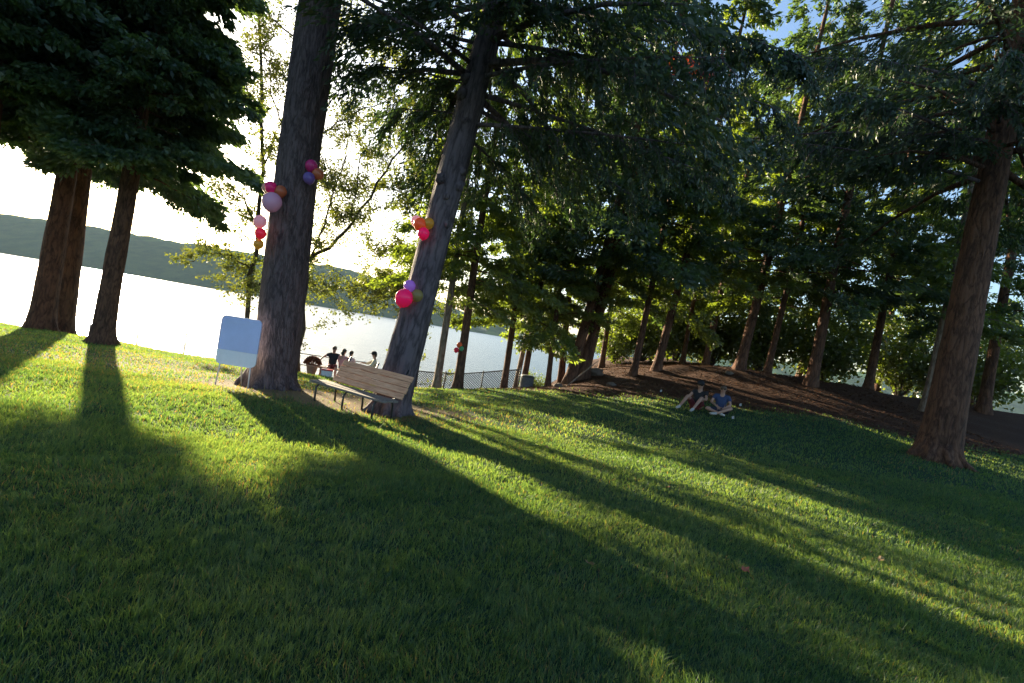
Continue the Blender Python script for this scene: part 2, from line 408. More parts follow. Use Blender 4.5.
# ------------------------------------------------------------------ foliage
def sprays(pos, direc, L, W, r):
    """leaf shaped quads at pos pointing along direc"""
    n_ = len(pos); d = direc / np.linalg.norm(direc, axis=1, keepdims=True)
    rnd = r.normal(0, 1, (n_, 3)); s = np.cross(d, rnd); s /= np.linalg.norm(s, axis=1, keepdims=True) + 1e-9
    L = L[:, None]; W = W[:, None]
    v = np.zeros((n_, 4, 3)); v[:, 0] = pos; v[:, 1] = pos + d * L * .5 + s * W; v[:, 2] = pos + d * L; v[:, 3] = pos + d * L * .45 - s * W
    return v
def conifer_crown(name, seed, h0, h1, rad, nb, nl, size, droop=.35, aspect=.32, hang=.5, width=.3, az=None, top_pow=.7, minr=.12):
    """returns the foliage mesh and the branch lines (for the limbs)"""
    r = np.random.default_rng(seed); out = []; limbs = []
    for i in range(nb):
        f = (i + r.uniform(0, 1)) / nb; h = h0 + (h1 - h0) * f
        Lb = rad * max(minr, (1 - f)) ** top_pow * r.uniform(.55, 1.1)
        a = r.uniform(0, 2 * np.pi) if az is None else r.uniform(*az)
        up_ = r.uniform(-.05, .25); dr_ = droop * r.uniform(.6, 1.4)
        ca_, sa_ = np.cos(a), np.sin(a)
        m2 = int(nl * (Lb / rad) ** 1.1) + 10
        # clumps along the branch
        nc = max(4, int(Lb * 3.2)); ct = r.uniform(.18, 1, nc) ** .8
        cs = r.normal(0, 1, nc) * width * Lb * (1.15 - ct) * .9; cz = -np.abs(r.normal(0, .12, nc)) * Lb * .35
        k = r.integers(0, nc, m2)
        t_ = ct[k] + r.normal(0, .045, m2); s_ = cs[k] + r.normal(0, .15, m2) * (.5 + Lb * .15)
        rr = Lb * t_; zz = h + up_ * rr - dr_ * Lb * t_ ** 2 + cz[k] * .5 + r.normal(0, .08, m2) - np.abs(r.normal(0, .1, m2)) * hang
        px_ = ca_ * rr - sa_ * s_; py_ = sa_ * rr + ca_ * s_
        d = np.stack([ca_ * 1.0 - sa_ * np.sign(s_) * .6, sa_ * 1.0 + ca_ * np.sign(s_) * .6, np.full(m2, -.3 - hang)], -1) + r.normal(0, .55, (m2, 3))
        L_ = size * r.uniform(.5, 1.3, m2)
        out.append(sprays(np.stack([px_, py_, zz], -1), d, L_, L_ * aspect * .5, r))
        limbs.append([(ca_ * Lb * q, sa_ * Lb * q, h + up_ * Lb * q - dr_ * Lb * q * q) for q in (0, .3, .6, .9)])
    v = np.concatenate(out).reshape(-1, 3)
    return np_mesh(name, v, np.arange(len(v)).reshape(-1, 4)), limbs

def trunk_mb(h, r0, r1, flare=.35, bend=0.0, seg=18, seed=0, limbs=(), lr=.035, limb_r=None, rings=None, knots=0, kz=(2, 8), ridge=.06):
    mb = MB(); n_ = rings or 40; pts = []; rad = []
    for i in range(n_ + 1):
        t_ = (i / n_) ** 1.25; z = -.35 + (h + .35) * t_
        pts.append((bend * math.sin(t_ * 3), bend * .5 * math.sin(t_ * 5 + seed), z))
        rad.append((r0 + (r1 - r0) * (z / h if z > 0 else 0)) * (1 + flare * math.exp(-max(z, 0) / .28)))
    mb.tube(pts, rad, seg, wob=.12, seed=seed, stretch=.25, ridge=ridge)
    for l in limbs:
        L_ = (Vector(l[-1]) - Vector(l[0])).length; q = max(.012, lr * L_ / 3)
        mb.tube(l, [q, q * .75, q * .5, q * .2], 5)
    rr = random.Random(seed)
    if r0 > .3:
        for k in range(7):                                    # surface roots
            a = 2 * math.pi * k / 7 + rr.uniform(-.3, .3); q = r0 * rr.uniform(1.5, 2.1); ca_, sa_ = math.cos(a), math.sin(a)
            mb.tube([(ca_ * r0 * .6, sa_ * r0 * .6, .5), (ca_ * r0 * 1.0, sa_ * r0 * 1.0, .16), (ca_ * r0 * 1.35, sa_ * r0 * 1.35, .03), (ca_ * q, sa_ * q, -.1)], [r0 * .34, r0 * .28, r0 * .18, r0 * .08], 10, wob=.2, seed=k)
    for k in range(knots):
        z = rr.uniform(*kz); a = rr.uniform(-2.6, -.5); q = r0 + (r1 - r0) * z / h
        c = (math.cos(a) * q * .97, math.sin(a) * q * .97, z)
        mb.ball(c, rr.uniform(.06, .12), (1, 1, 1.2), 2, .6, k)
    return mb

def lean_rot(dx, dy=0):   # lean in degrees towards +x, +y
    return (R(-dy), R(dx), 0)
def tree_root(name, loc, label, cat, group=None, lean=(0, 0), rz=0, sc=1):
    e = empty(name, loc, label, cat, group)
    q = Euler(lean_rot(*lean)).to_matrix() @ Matrix.Rotation(rz, 3, 'Z')
    e.rotation_euler = q.to_euler(); e.scale = (sc, sc, sc)
    return e

# ---- the two big trees that carry the balloons
t1 = tree_root('pine_tree', (T1.x, T1.y, gz(T1.x, T1.y)), 'massive pine trunk with deeply furrowed bark at the left, balloons on both sides', 'tree', lean=(-1.7, 0))
cm, limbs = conifer_crown('crown', 11, 13.2, 22, 4.5, 60, 800, .26, .3, .3)
trunk_mb(22, .505, .32, .22, .0, 48, 1, limbs, .06, rings=90, ridge=.05).build('trunk', M['pine_bark'], t1)
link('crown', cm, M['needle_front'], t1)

t2 = tree_root('fir_tree', (T2.x, T2.y, gz(T2.x, T2.y)), 'tall leaning fir with knotty trunk beside the bench, balloons on its trunk', 'tree', lean=(5.2, 0))
cm, limbs = conifer_crown('crown', 23, 7.0, 19, 5.6, 95, 1150, .17, .34, .3, .55, .28, top_pow=.45)
mb = trunk_mb(19, .375, .12, .22, .03, 40, 5, limbs, .05, rings=80, knots=8, kz=(4.2, 8.2))
mb.build('trunk', M['fir_bark'], t2)
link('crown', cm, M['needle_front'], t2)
# low limbs of the fir that reach to the right and left above the lawn
def low_limbs(name, seed, specs, size, n_, mat, parent):
    r = np.random.default_rng(seed); out = []; mb = MB()
    for (a, h, L_, rise, dr_) in specs:
        a = R(a); ca_, sa_ = math.cos(a), math.sin(a)
        pts = [(ca_ * L_ * q, sa_ * L_ * q, h + rise * q * L_ - dr_ * L_ * q * q) for q in np.linspace(0, 1, 9)]
        mb.tube(pts, list(np.linspace(.05 * (L_ / 5), .008, 9)), 6)
        nt_ = int(L_ * 9)
        for j in range(nt_):                                  # hanging twigs
            q = r.uniform(.12, 1); b0 = Vector((ca_ * L_ * q, sa_ * L_ * q, h + rise * q * L_ - dr_ * L_ * q * q))
            sd_ = r.choice([-1, 1]) * r.uniform(.25, 1.0) * (1.25 - q); tl = r.uniform(.4, 1.1) * (1.2 - q * .4)
            dv = Vector((ca_ * .7 - sa_ * sd_ * 1.3, sa_ * .7 + ca_ * sd_ * 1.3, -r.uniform(.25, .9)))
            mid = b0 + dv * tl * .6; end = b0 + dv * tl + Vector((0, 0, -tl * .35))
            mb.tube([b0, mid, end], [.012, .008, .003], 4, cap=False)
            k = int(n_ * tl); tt = r.uniform(.05, 1.05, k)[:, None]
            b0n, mn, en = np.array(b0), np.array(mid), np.array(end)
            pos = b0n * (1 - tt) ** 2 + 2 * mn * tt * (1 - tt) + en * tt ** 2 + r.normal(0, .035, (k, 3))
            d = (en - b0n)[None, :] * .8 + r.normal(0, .5, (k, 3)); d[:, 2] -= .5
            LL = size * r.uniform(.5, 1.3, k)
            out.append(sprays(pos, d, LL, LL * .16, r))
    v = np.concatenate(out).reshape(-1, 3)
    link('lower_foliage', np_mesh('lower_foliage', v, np.arange(len(v)).reshape(-1, 4)), mat, parent)
    mb.build('limb', M['fir_bark'], parent)
low_limbs('a', 4, [(-15, 6.4, 5.2, .10, .05), (10, 7.1, 6.2, .05, .06), (-40, 7.4, 5.4, .05, .12), (-5, 8.2, 6.5, .1, .12), (35, 6.8, 5.5, .05, .05), (60, 6.2, 4, .0, .1), (-25, 8.8, 6.3, .05, .2), (15, 9.3, 6, .05, .2),
                   (178, 7.2, 2.6, .1, .15), (150, 6.6, 2.6, .1, .05), (200, 7.9, 2.7, .0, .2), (120, 7.6, 3.3, .1, .1), (170, 8.9, 2.9, .0, .2), (215, 9.4, 2.6, .1, .2), (-75, 8.4, 4.2, .05, .2), (-60, 9.6, 5, .0, .25), (-100, 9.2, 4, .0, .25)], .13, 110, M['needle_front'], t2)

# ---- trees of the grove behind
V = []      # variants of mid distance conifers: (crown mesh, trunk mesh)
def variant(seed, h0, H, rad, nb, nl, size, r0, mat, barkm, droop=.3, asp=.4):
    cm_, limbs_ = conifer_crown('crown', seed, h0, H, rad, nb, nl, size, droop, asp, .4, .34, top_pow=.55)
    cm_.materials.append(mat)
    tm = trunk_mb(H * .97, r0, .05, .5, .12, 14, seed, limbs_[::2], .03, rings=26).mesh('trunk'); tm.materials.append(barkm)
    return cm_, tm
V.append(variant(31, 3.9, 17, 3.6, 80, 820, .19, .17, M['needle_mid'], M['cedar_bark']))
V.append(variant(32, 3.7, 19, 4.2, 85, 860, .195, .21, M['needle_dark'], M['cedar_bark']))
V.append(variant(33, 3.2, 15, 3.4, 72, 760, .185, .15, M['needle_mid'], M['cedar_bark']))
V.append(variant(34, 3.6, 18, 3.8, 80, 820, .19, .17, M['needle_mid'], M['grey_bark']))
def grove(px, py, d, var, label, lean=(3, 0), sc=1.0, rz=0, name='conifer_tree', group='conifers of the grove behind the lawn', dz=0):
    g = P(px, py, d); e = tree_root(name, (g.x, g.y, gz(g.x, g.y) + dz), label, 'tree', group, lean, rz, sc)
    for me in reversed(V[var]):
        link('crown' if me.name.startswith('crown') else 'trunk', me, None, e)
    return e
GROVE = [
 (436, 388, 21.0, 3, 'slim pale barked tree just right of the big leaning fir, by the chain link fence', (-1.5, 0), .95),
 (457, 388, 20.5, 0, 'brown trunk with a small bright balloon bunch tied to it, beside the pale tree', (-.5, 0), 1.05),
 (504, 386, 22.5, 2, 'thin brown conifer trunk just left of the grey bin', (0, 0), .95),
 (515, 384, 25.0, 3, 'slender lit conifer trunk half hidden behind the bin trees', (3, 0), .8),
 (523, 384, 23.5, 0, 'darker conifer trunk standing right behind the grey bin', (0, 0), .85),
 (549, 384, 22.5, 2, 'thin straight dark conifer trunk between bin and thick leaning pair', (-2.5, 0), .8),
 (562, 378, 25.0, 0, 'narrow reddish trunk just behind the thick leaning pair', (-4, 0), 1.0),
 (569, 379, 22.8, 1, 'left and thinner one of the thick dark leaning pair', (5, 0), 1.1),
 (582, 378, 23.2, 1, 'right and thickest one of the dark leaning pair on the mulch', (5.5, 0), 1.45),
 (601, 372, 28.0, 2, 'small distant conifer trunk right of the thick leaning pair', (0, 0), .9),
 (632, 373, 22.5, 2, 'conifer with sunlit left edge on the mound crest, left of the forked base tree', (3, 0), 1.0),
 (656, 371, 23.0, 0, 'dark conifer with flared forked base on the mound crest', (4, 0), 1.05),
 (683, 366, 29.0, 2, 'distant conifer behind the mound between two larger ones', (0, 0), .9),
 (706, 362, 27.0, 0, 'conifer with a lit orange base on the mound, above the man in black', (3, 0), 1.0),
 (738, 370, 23.5, 1, 'large dark conifer on the mound above the man in blue', (4, 0), 1.05),
 (768, 372, 24.0, 2, 'conifer at the right end of the mound crest with a lit base', (2, 0), 1.0),
 (812, 384, 22.5, 1, 'broad conifer beyond the right end of the mound crest', (2, 0), 1.1),
 (868, 392, 24.5, 0, 'tall conifer in the deep shade right of the broad one', (0, 0), 1.1),
 (925, 405, 21.0, 3, 'grey barked conifer near the right edge in the shade', (1, 0), 1.0),
 (985, 410, 23.0, 1, 'rightmost dark conifer of the shaded grove', (0, 0), 1.1),
]
for i, (px, py, d, var, lab, ln, sc) in enumerate(GROVE):
    grove(px, py, d, var, lab, ln, sc, rz=i * 1.7)
# second rank, seen only as foliage between the others
RANK2 = [(612, 35, 0, 1.0, 'back row conifer over the low mound shoulder'),
         (648, 33, 3, .9, 'back row conifer behind the forked base tree'), (700, 34, 0, 1.1, 'back row conifer glowing green above the man in black'), (745, 32, 3, 1.1, 'back row conifer behind the large dark one'),
         (800, 33, 1, 1.1, 'back row conifer just beyond the mound end'), (880, 34, 0, 1.1, 'back row conifer in the shaded right part'), (960, 34, 1, 1.1, 'back row conifer at the far right')]
for i, (px, d, var, sc, lab) in enumerate(RANK2):
    grove(px, 372, d, var, lab, (0, 0), sc, rz=i * 2.3 + 1, group='conifers of the back row')

# a big overhanging cedar at the right whose boughs hang over the lawn
gC = Vector((11.5, 13.5, 0)); tR = tree_root('cedar_tree', (gC.x, gC.y, gz(gC.x, gC.y)), 'large overhanging cedar at the right, its boughs reaching out above the lawn', 'tree', lean=(0, 0))
cm, limbs = conifer_crown('crown', 77, 7.5, 19, 7.0, 90, 1000, .2, .34, .3, .55, .28, top_pow=.4)
trunk_mb(19, .45, .12, .35, .08, 26, 8, limbs, .05, rings=50).build('trunk', M['cedar_bark'], tR)
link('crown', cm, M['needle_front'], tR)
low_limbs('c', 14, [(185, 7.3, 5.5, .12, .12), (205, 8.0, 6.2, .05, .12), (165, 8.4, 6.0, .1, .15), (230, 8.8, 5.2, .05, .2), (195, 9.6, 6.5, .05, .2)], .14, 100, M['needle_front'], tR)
dl = P(690, 62, 11.8); mb = MB(); rr_ = np.random.default_rng(3); out = []
for q in range(9):
    a0_ = Vector((0, 0, 0)) + Vector((rr_.normal(0, .25), rr_.normal(0, .2), rr_.normal(0, .1))); a1_ = a0_ + Vector((rr_.normal(0, .12) - .08, rr_.normal(0, .1), -rr_.uniform(.25, .75)))
    mb.tube([a0_ + Vector((.2, .1, .35)), a0_, a1_], [.012, .008, .003], 4)
    k = 60; tt = rr_.uniform(0, 1, k)[:, None]; pos = np.array(a0_) * (1 - tt) + np.array(a1_) * tt + rr_.normal(0, .04, (k, 3)); d = rr_.normal(0, .4, (k, 3)); d[:, 2] -= 1
    LL = .12 * rr_.uniform(.5, 1.3, k); out.append(sprays(pos, d, LL, LL * .2, rr_))
v = np.concatenate(out).reshape(-1, 3); inv = tR.matrix_world.inverted() if False else None
df = link('dead_foliage', np_mesh('dead_foliage', v, np.arange(len(v)).reshape(-1, 4)), M['dead_leaf'], tR)
df.location = Vector(dl) - tR.location; tw = mb.build('dead_twig', M['twig'], tR); tw.location = df.location

# ---- broadleaf trees near the water
def limbed_tree(name, base, limb_px, label, mat, seed, size=.14, leaves=55, twig_len=(.5, 2.0), group=None):
    """a tree whose main limbs follow real polylines; twigs and leaves grow from them"""
    rr = random.Random(seed); r = np.random.default_rng(seed); mb = MB(); out = []
    e = empty(name, base, label, 'tree', group); b0 = Vector(base)
    for (pts, r0, r1, dens) in limb_px:
        pts = [Vector(p_) - b0 for p_ in pts]
        # smooth
        q = [pts[0]]
        for a_, b_ in zip(pts[:-1], pts[1:]):
            for k in (1, 2, 3): q.append(a_.lerp(b_, k / 3) + Vector((rr.gauss(0, .04), rr.gauss(0, .12), rr.gauss(0, .04))))
        mb.tube(q, [r0 + (r1 - r0) * i_ / (len(q) - 1) for i_ in range(len(q))], 8, wob=.1, seed=seed)
        for a_, b_ in zip(q[:-1], q[1:]):
            L_ = (b_ - a_).length; n_ = L_ * dens * 2.9
            n_ = int(n_) + (rr.random() < n_ % 1)
            for k in range(n_):
                s0 = a_.lerp(b_, rr.random()); dv = Vector((rr.gauss(0, 1), rr.gauss(0, 1), rr.gauss(.15, .55))).normalized()
                tl = rr.uniform(*twig_len); s1 = s0 + dv * tl * .55; s2 = s1 + (dv + Vector((rr.gauss(0, .4), rr.gauss(0, .4), rr.gauss(-.1, .2)))).normalized() * tl * .5
                mb.tube([s0, s1, s2], [.016, .010, .004], 4, cap=False)
                segs = [(s0, s1), (s1, s2)]
                for z_ in range(3):
                    c0 = s0.lerp(s2, rr.uniform(.3, .95)); c1 = c0 + (dv + Vector((rr.gauss(0, .8), rr.gauss(0, .8), rr.gauss(0, .4)))).normalized() * tl * .45
                    mb.tube([c0, c1], [.007, .003], 3, cap=False); segs.append((c0, c1))
                for (c0, c1) in segs:
                    m_ = max(2, int(leaves * (c1 - c0).length * rr.uniform(.3, 1.3))); t_ = r.uniform(0, 1.1, m_)[:, None]
                    pos = np.array(c0) * (1 - t_) + np.array(c1) * t_ + r.normal(0, .11, (m_, 3))
                    d = r.normal(0, 1, (m_, 3)) + np.array([0, 0, -.4]); LL = size * r.uniform(.5, 1.3, m_); out.append(sprays(pos, d, LL, LL * .36, r))
    v = np.concatenate(out).reshape(-1, 3)
    mb.build('trunk', M['twig'], e); link('crown', np_mesh('crown', v, np.arange(len(v)).reshape(-1, 4)), mat, e)
    return e
def L(d, r0, r1, dens, *px): return ([P(a, b, d + .25 * i_) for i_, (a, b) in enumerate(px)], r0, r1, dens)
b_ = P(297, 378, 22); b_.z = gz(b_.x, b_.y) - .1
limbed_tree('maple_tree', b_, [([b_, P(301, 330, 22), P(303, 262, 22), P(306, 190, 22), P(312, 110, 22), P(322, 20, 22), P(335, -60, 22)], .17, .05, .35),
    L(22, .085, .03, 1.2, (303, 262), (328, 247), (352, 222), (378, 182), (402, 150), (428, 112)), L(22, .05, .02, 1.6, (310, 258), (325, 225), (335, 190), (345, 160), (353, 120)), L(22, .035, .012, 1.8, (352, 222), (356, 185), (361, 150), (358, 120)),
    L(22, .05, .015, 1.6, (309, 150), (324, 134), (345, 118), (372, 106), (405, 94)), L(22, .05, .015, 1.3, (306, 160), (290, 140), (276, 110), (268, 70), (262, 30)), L(22, .045, .015, 1.3, (312, 110), (292, 85), (270, 62), (248, 48)),
    L(22, .05, .02, 1.3, (318, 60), (300, 40), (278, 25), (262, 5), (250, -20)), L(22, .05, .02, 1.6, (318, 60), (345, 30), (352, 0), (350, -30)), L(22, .03, .01, 1.6, (345, 225), (338, 208), (328, 200)), L(22, .03, .01, 1.8, (335, 190), (320, 175), (308, 168))],
    'thin limbed shore tree with sparse glowing leaves between the two big trunks', M['maple_leaf'], 5, .095, 62)
b_ = P(417, 380, 25.5); b_.z = gz(b_.x, b_.y) - .1
limbed_tree('maple_tree', b_, [([b_, P(420, 330, 25.5), P(426, 250, 25.5), P(434, 170, 25.5), P(450, 80, 25.5), P(462, -20, 25.5)], .15, .05, .8),
    L(25, .06, .02, 2.6, (423, 300), (400, 282), (375, 280), (350, 287), (322, 292)), L(25, .06, .02, 2.6, (424, 270), (405, 250), (388, 244), (368, 250)), L(25, .06, .02, 2.6, (427, 235), (412, 205), (398, 190), (380, 185)),
    L(25, .06, .02, 2.6, (430, 200), (415, 165), (405, 135), (392, 115)), L(25, .06, .02, 2.4, (440, 140), (420, 100), (405, 70), (385, 50)), L(25, .06, .02, 2.4, (423, 290), (445, 270), (465, 265), (480, 275)), L(25, .05, .02, 2.4, (421, 312), (402, 298), (380, 296), (362, 300))],
    'leafier shore tree behind the leaning fir trunk, its limbs over the water', M['maple_leaf'], 6, .13, 44)
b_ = P(243, 352, 27); b_.z = gz(b_.x, b_.y) - .1
limbed_tree('maple_tree', b_, [([b_, P(248, 300, 27), P(257, 230, 27), P(262, 170, 27), P(262, 90, 27), P(258, 0, 27), P(255, -40, 27)], .14, .05, .6),
    L(27, .06, .02, 1.4, (257, 230), (245, 200), (225, 180), (200, 172)), L(27, .05, .02, 1.4, (262, 170), (272, 140), (285, 120)), L(27, .05, .02, 1.6, (262, 110), (240, 80), (215, 60), (190, 50)), L(27, .05, .02, 1.6, (252, 270), (230, 255), (205, 252), (180, 262)), L(27, .05, .02, 2.4, (250, 290), (275, 278), (300, 278), (325, 290))],
    'slender sparse shore tree left of the massive pine trunk', M['maple_leaf'], 8, .14, 44)
# ---- big trees of the left side that shade the front of the lawn (sun comes from behind them)
def sq(q, s): return Vector((.7826 * q - .6225 * s, .6225 * q + .7826 * s, 0))
LT = [(0.15, 23, 1.0, 1, 'dense conifer left of the railing, nearest to the massive pine'), (-3.5, 23.5, 1.1, 1, 'second dense conifer on the left bank'), (-9.5, 21, 1.1, 2, 'low branched conifer at the far left'), (-1.7, 27, 1.15, 0, 'taller conifer standing behind the left pair'), (-13, 25, 1.2, 1, 'outermost conifer of the left bank'), (-1.3, 30, 1.3, 1, 'tallest conifer rising behind the ones left of the railing')]
VL, limbs = conifer_crown('crown', 55, 6.15, 20, 4.3, 165, 2100, .22, .2, .42, .4, .4, top_pow=.4); VL.materials.append(M['needle_dark'])
TL = trunk_mb(18, .35, .06, .4, .1, 16, 55, limbs[::2], .03, rings=30).mesh('trunk'); TL.materials.append(M['cedar_bark'])
for i, (q, s, sc, _, lab) in enumerate(LT):
    p_ = sq(q, s); e = tree_root('conifer_tree', (p_.x, p_.y, max(gz(p_.x, p_.y), -4.3)), lab, 'tree', 'conifers on the left bank', (0, 0), i * 1.9, sc)
    link('trunk', TL, None, e); link('crown', VL, None, e)

# ---- shrubs
def shrub_meshes(seed, n_, rad, h, size):
    r = np.random.default_rng(seed); mb = MB(); pos = []
    nst = 26
    ends = []
    for i in range(nst):
        a_ = r.uniform(0, 6.28); q = r.uniform(.2, 1) ** .6 * rad; zt = h * r.uniform(.45, 1.0) * (1 - .35 * (q / rad) ** 2)
        e_ = (math.cos(a_) * q, math.sin(a_) * q, zt); mb.tube([(0, 0, -.1), (e_[0] * .4, e_[1] * .4, zt * .55), e_], [.02, .012, .004], 4, cap=False); ends.append(e_)
    en = np.array(ends); k = r.integers(0, nst, n_); t_ = r.uniform(.35, 1.1, n_)[:, None]
    pos = en[k] * t_ + r.normal(0, .17 * rad, (n_, 3)); d = r.normal(0, 1, (n_, 3)); L_ = size * r.uniform(.6, 1.3, n_)
    v = sprays(pos, d, L_, L_ * .33, r).reshape(-1, 3)
    return np_mesh('foliage', v, np.arange(len(v)).reshape(-1, 4)), mb.mesh('stem')
SH = [shrub_meshes(3, 6500, 1.3, 2.6, .12), shrub_meshes(4, 900, .5, .8, .09)]
for f_, s_ in SH: f_.materials.append(M['shrub_leaf']); s_.materials.append(M['twig'])
def shrub(x, y, var, sc, label, dz=0, rz=0.0, group='shrubs along the shore'):
    e = empty('shrub', (x, y, gz(x, y) + dz), label, 'shrub', group, (0, 0, rz)); e.scale = (sc,) * 3
    link('stem', SH[var][1], None, e); link('foliage', SH[var][0], None, e)
for i, (px, py, d, var, sc, lab) in enumerate([
    (612, 368, 31, 0, 1.2, 'bright leafy shrub left of the lit edged mound tree'), (640, 366, 31, 0, 1.7, 'bright leafy shrub between the lit edged tree and the forked one'),
    (675, 360, 32, 0, 1.9, 'glowing green shrub behind the mound, right of the forked base tree'), (712, 358, 32, 0, 1.9, 'yellowish shrub behind the lit orange tree base'),
    (760, 362, 31, 0, 1.9, 'dull green shrub near the right end of the mound'), (820, 372, 30, 0, 2.0, 'shaded shrub beyond the mound end'), (900, 385, 30, 0, 2.0, 'shaded shrub at the far right'), (975, 395, 29, 0, 2.0, 'last shrub at the right edge'),
    (535, 376, 27, 0, .6, 'pale leaved shrub right of the grey bin, before the water'), (492, 376, 27, 1, 1.2, 'low pale sprig shrub left of the thin brown trunk'),
    (425, 385, 25, 1, .5, 'low shrub at the foot of the fence next to the leaning fir'), (446, 386, 25, 1, .5, 'low shrub behind the fence between pale and balloon trees'), (478, 386, 25, 1, .5, 'low shrub behind the fence right of the balloon tree')]):
    g = P(px, py, d); shrub(g.x, g.y, var, sc, lab, rz=i * 1.3)

# ------------------------------------------------------------------ fences
steel = plain('galvanised_steel', (0.30, 0.31, 0.32), .45, .15, 20, metal=.8)
darksteel = plain('dark_rail', (0.07, 0.065, 0.06), .6)
fe = empty('metal_railing', (-9.5, 24, gz(-9.5, 24)), 'grey pipe railing above the water behind the flower pot', 'railing')
def fz(x): return gz(x, 24)
pts = np.arange(-24, -4.4, 2.25)
off = Vector((9.5, -24, -gz(-9.5, 24)))
for hgt in (1.40, .88):
    mb = MB(); mb.tube([Vector((x, 24, fz(x) + hgt)) + off for x in pts], .024, 6); mb.build('rail', steel, fe)
for x in pts:
    mb = MB(); mb.tube([Vector((x, 24, fz(x) - .15)) + off, Vector((x, 24, fz(x) + 1.43)) + off], .035, 8); mb.ball(Vector((x, 24, fz(x) + 1.44)) + off, .04, sub=1); mb.build('post', steel, fe)
f0 = Vector((-4.3, 22.6, 0)); f1 = Vector((0.6, 23.4, 0)); fz0 = gz(-4.3, 22.6)
ce = empty('chain_link_fence', (f0.x, f0.y, fz0), 'dark chain link fence behind the two slim trees, water beyond', 'fence')
def fp(t_, z): q = f0.lerp(f1, t_); return Vector((q.x - f0.x, q.y - f0.y, gz(q.x, q.y) + z - fz0))
for k in range(4):
    mb = MB(); mb.tube([fp(k / 3, -.1), fp(k / 3, 1.04)], .032, 8); mb.ball(fp(k / 3, 1.05), .04, sub=1); mb.build('post', darksteel, ce)
mb = MB(); mb.tube([fp(k / 6, 1.0) for k in range(7)], .028, 6); mb.build('rail', darksteel, ce)
mb = MB(); Lf = (f1 - f0).length; st = .11; hh = .95
for sgn in (1, -1):
    for k in range(-12, int(Lf / st) + 12):
        a0 = k * st; a1 = a0 + sgn * hh
        t0, t1_ = a0 / Lf, a1 / Lf; z0_, z1_ = .03, .03 + hh
        # clip to the fence
        def cl(t_, z_, t2_, z2_, lim): k_ = (lim - t_) / (t2_ - t_); return lim, z_ + (z2_ - z_) * k_
        if min(t0, t1_) > 1 or max(t0, t1_) < 0: continue
        if t0 < 0: t0, z0_ = cl(t0, z0_, t1_, z1_, 0)
        if t1_ < 0: t1_, z1_ = cl(t1_, z1_, t0, z0_, 0)
        if t0 > 1: t0, z0_ = cl(t0, z0_, t1_, z1_, 1)
        if t1_ > 1: t1_, z1_ = cl(t1_, z1_, t0, z0_, 1)
        mb.tube([fp(t0, z0_), fp(t1_, z1_)], .014, 3, cap=False)
mb.build('wire_mesh', darksteel, ce)

# ------------------------------------------------------------------ bench
wood, n, p = new_mat('bench_wood')
tc = N(n, 'ShaderNodeTexCoord'); mp = N(n, 'ShaderNodeMapping'); mp.inputs['Scale'].default_value = (.6, 9, 9); n.links.new(tc.outputs['Object'], mp.inputs[0])
t = noise_tex(n, 4, 8, mp.outputs[0], .7); r = ramp(n, [(.3, (.36, .15, .08)), (.5, (.66, .34, .19)), (.7, (.80, .48, .31))]); n.links.new(t.outputs['Fac'], r.inputs[0]); n.links.new(r.outputs[0], p.inputs['Base Color'])
p.inputs['Roughness'].default_value = .75; b = N(n, 'ShaderNodeBump'); b.inputs['Strength'].default_value = .5; b.inputs['Distance'].default_value = .01; n.links.new(t.outputs['Fac'], b.inputs['Height']); n.links.new(b.outputs[0], p.inputs['Normal'])
seatwood = plain('weathered_seat_wood', (.17, .145, .125), .8, .3, 14, .5)
blacktube = plain('black_steel_tube', (.02, .02, .022), .4, .2)
bl = P(317, 398, 11.1); br = P(390, 420, 9.9)
bl = Vector((bl.x, bl.y, gz(bl.x, bl.y))); br = Vector((br.x, br.y, gz(br.x, br.y)))
BL = (br - bl).length; ux = (br - bl).normalized(); uy = Vector((-ux.y, ux.x, 0)).normalized(); uz = ux.cross(uy)
be = empty('park_bench', (bl + br) / 2, 'park bench with black tube frames and wide brown slatted backrest, before the leaning fir', 'bench')
be.rotation_euler = Matrix((ux, uy, uz)).transposed().to_euler()
h = BL / 2
mb = MB()
for k, y_ in enumerate((-.20, -.06, .08)): mb.box((0, y_, .40 + .004 * (k % 2)), (BL, .125, .042), bev=.006)
mb.build('seat', seatwood, be)
mb = MB(); rb = Euler((R(-26), 0, 0))
for k in range(4):
    s_ = .02 + k * .128; mb.box((0.02 * (k % 2) + .12, .20 + s_ * math.sin(R(26)), .43 + s_ * math.cos(R(26)) + .05), (BL * .93, .04, .118), rb, .006)
mb.build('backrest', wood, be)
for x_ in (-h * .78, 0.0, h * .78):
    mb = MB(); mb.tube([(x_, -.22, -.02), (x_, -.25, .06), (x_, -.25, .30), (x_, -.20, .365), (x_, -.1, .375), (x_, .12, .375), (x_, .2, .36), (x_, .25, .30), (x_, .27, .1), (x_, .27, -.04)], .022, 8); mb.build('leg', blacktube, be)
    mb = MB(); mb.tube([(x_ + .05, .1, .37), (x_ + .05, .24, .42), (x_ + .05, .27, .5), (x_ + .05, .50, 1.0)], .018, 8); mb.build('back_support', blacktube, be)

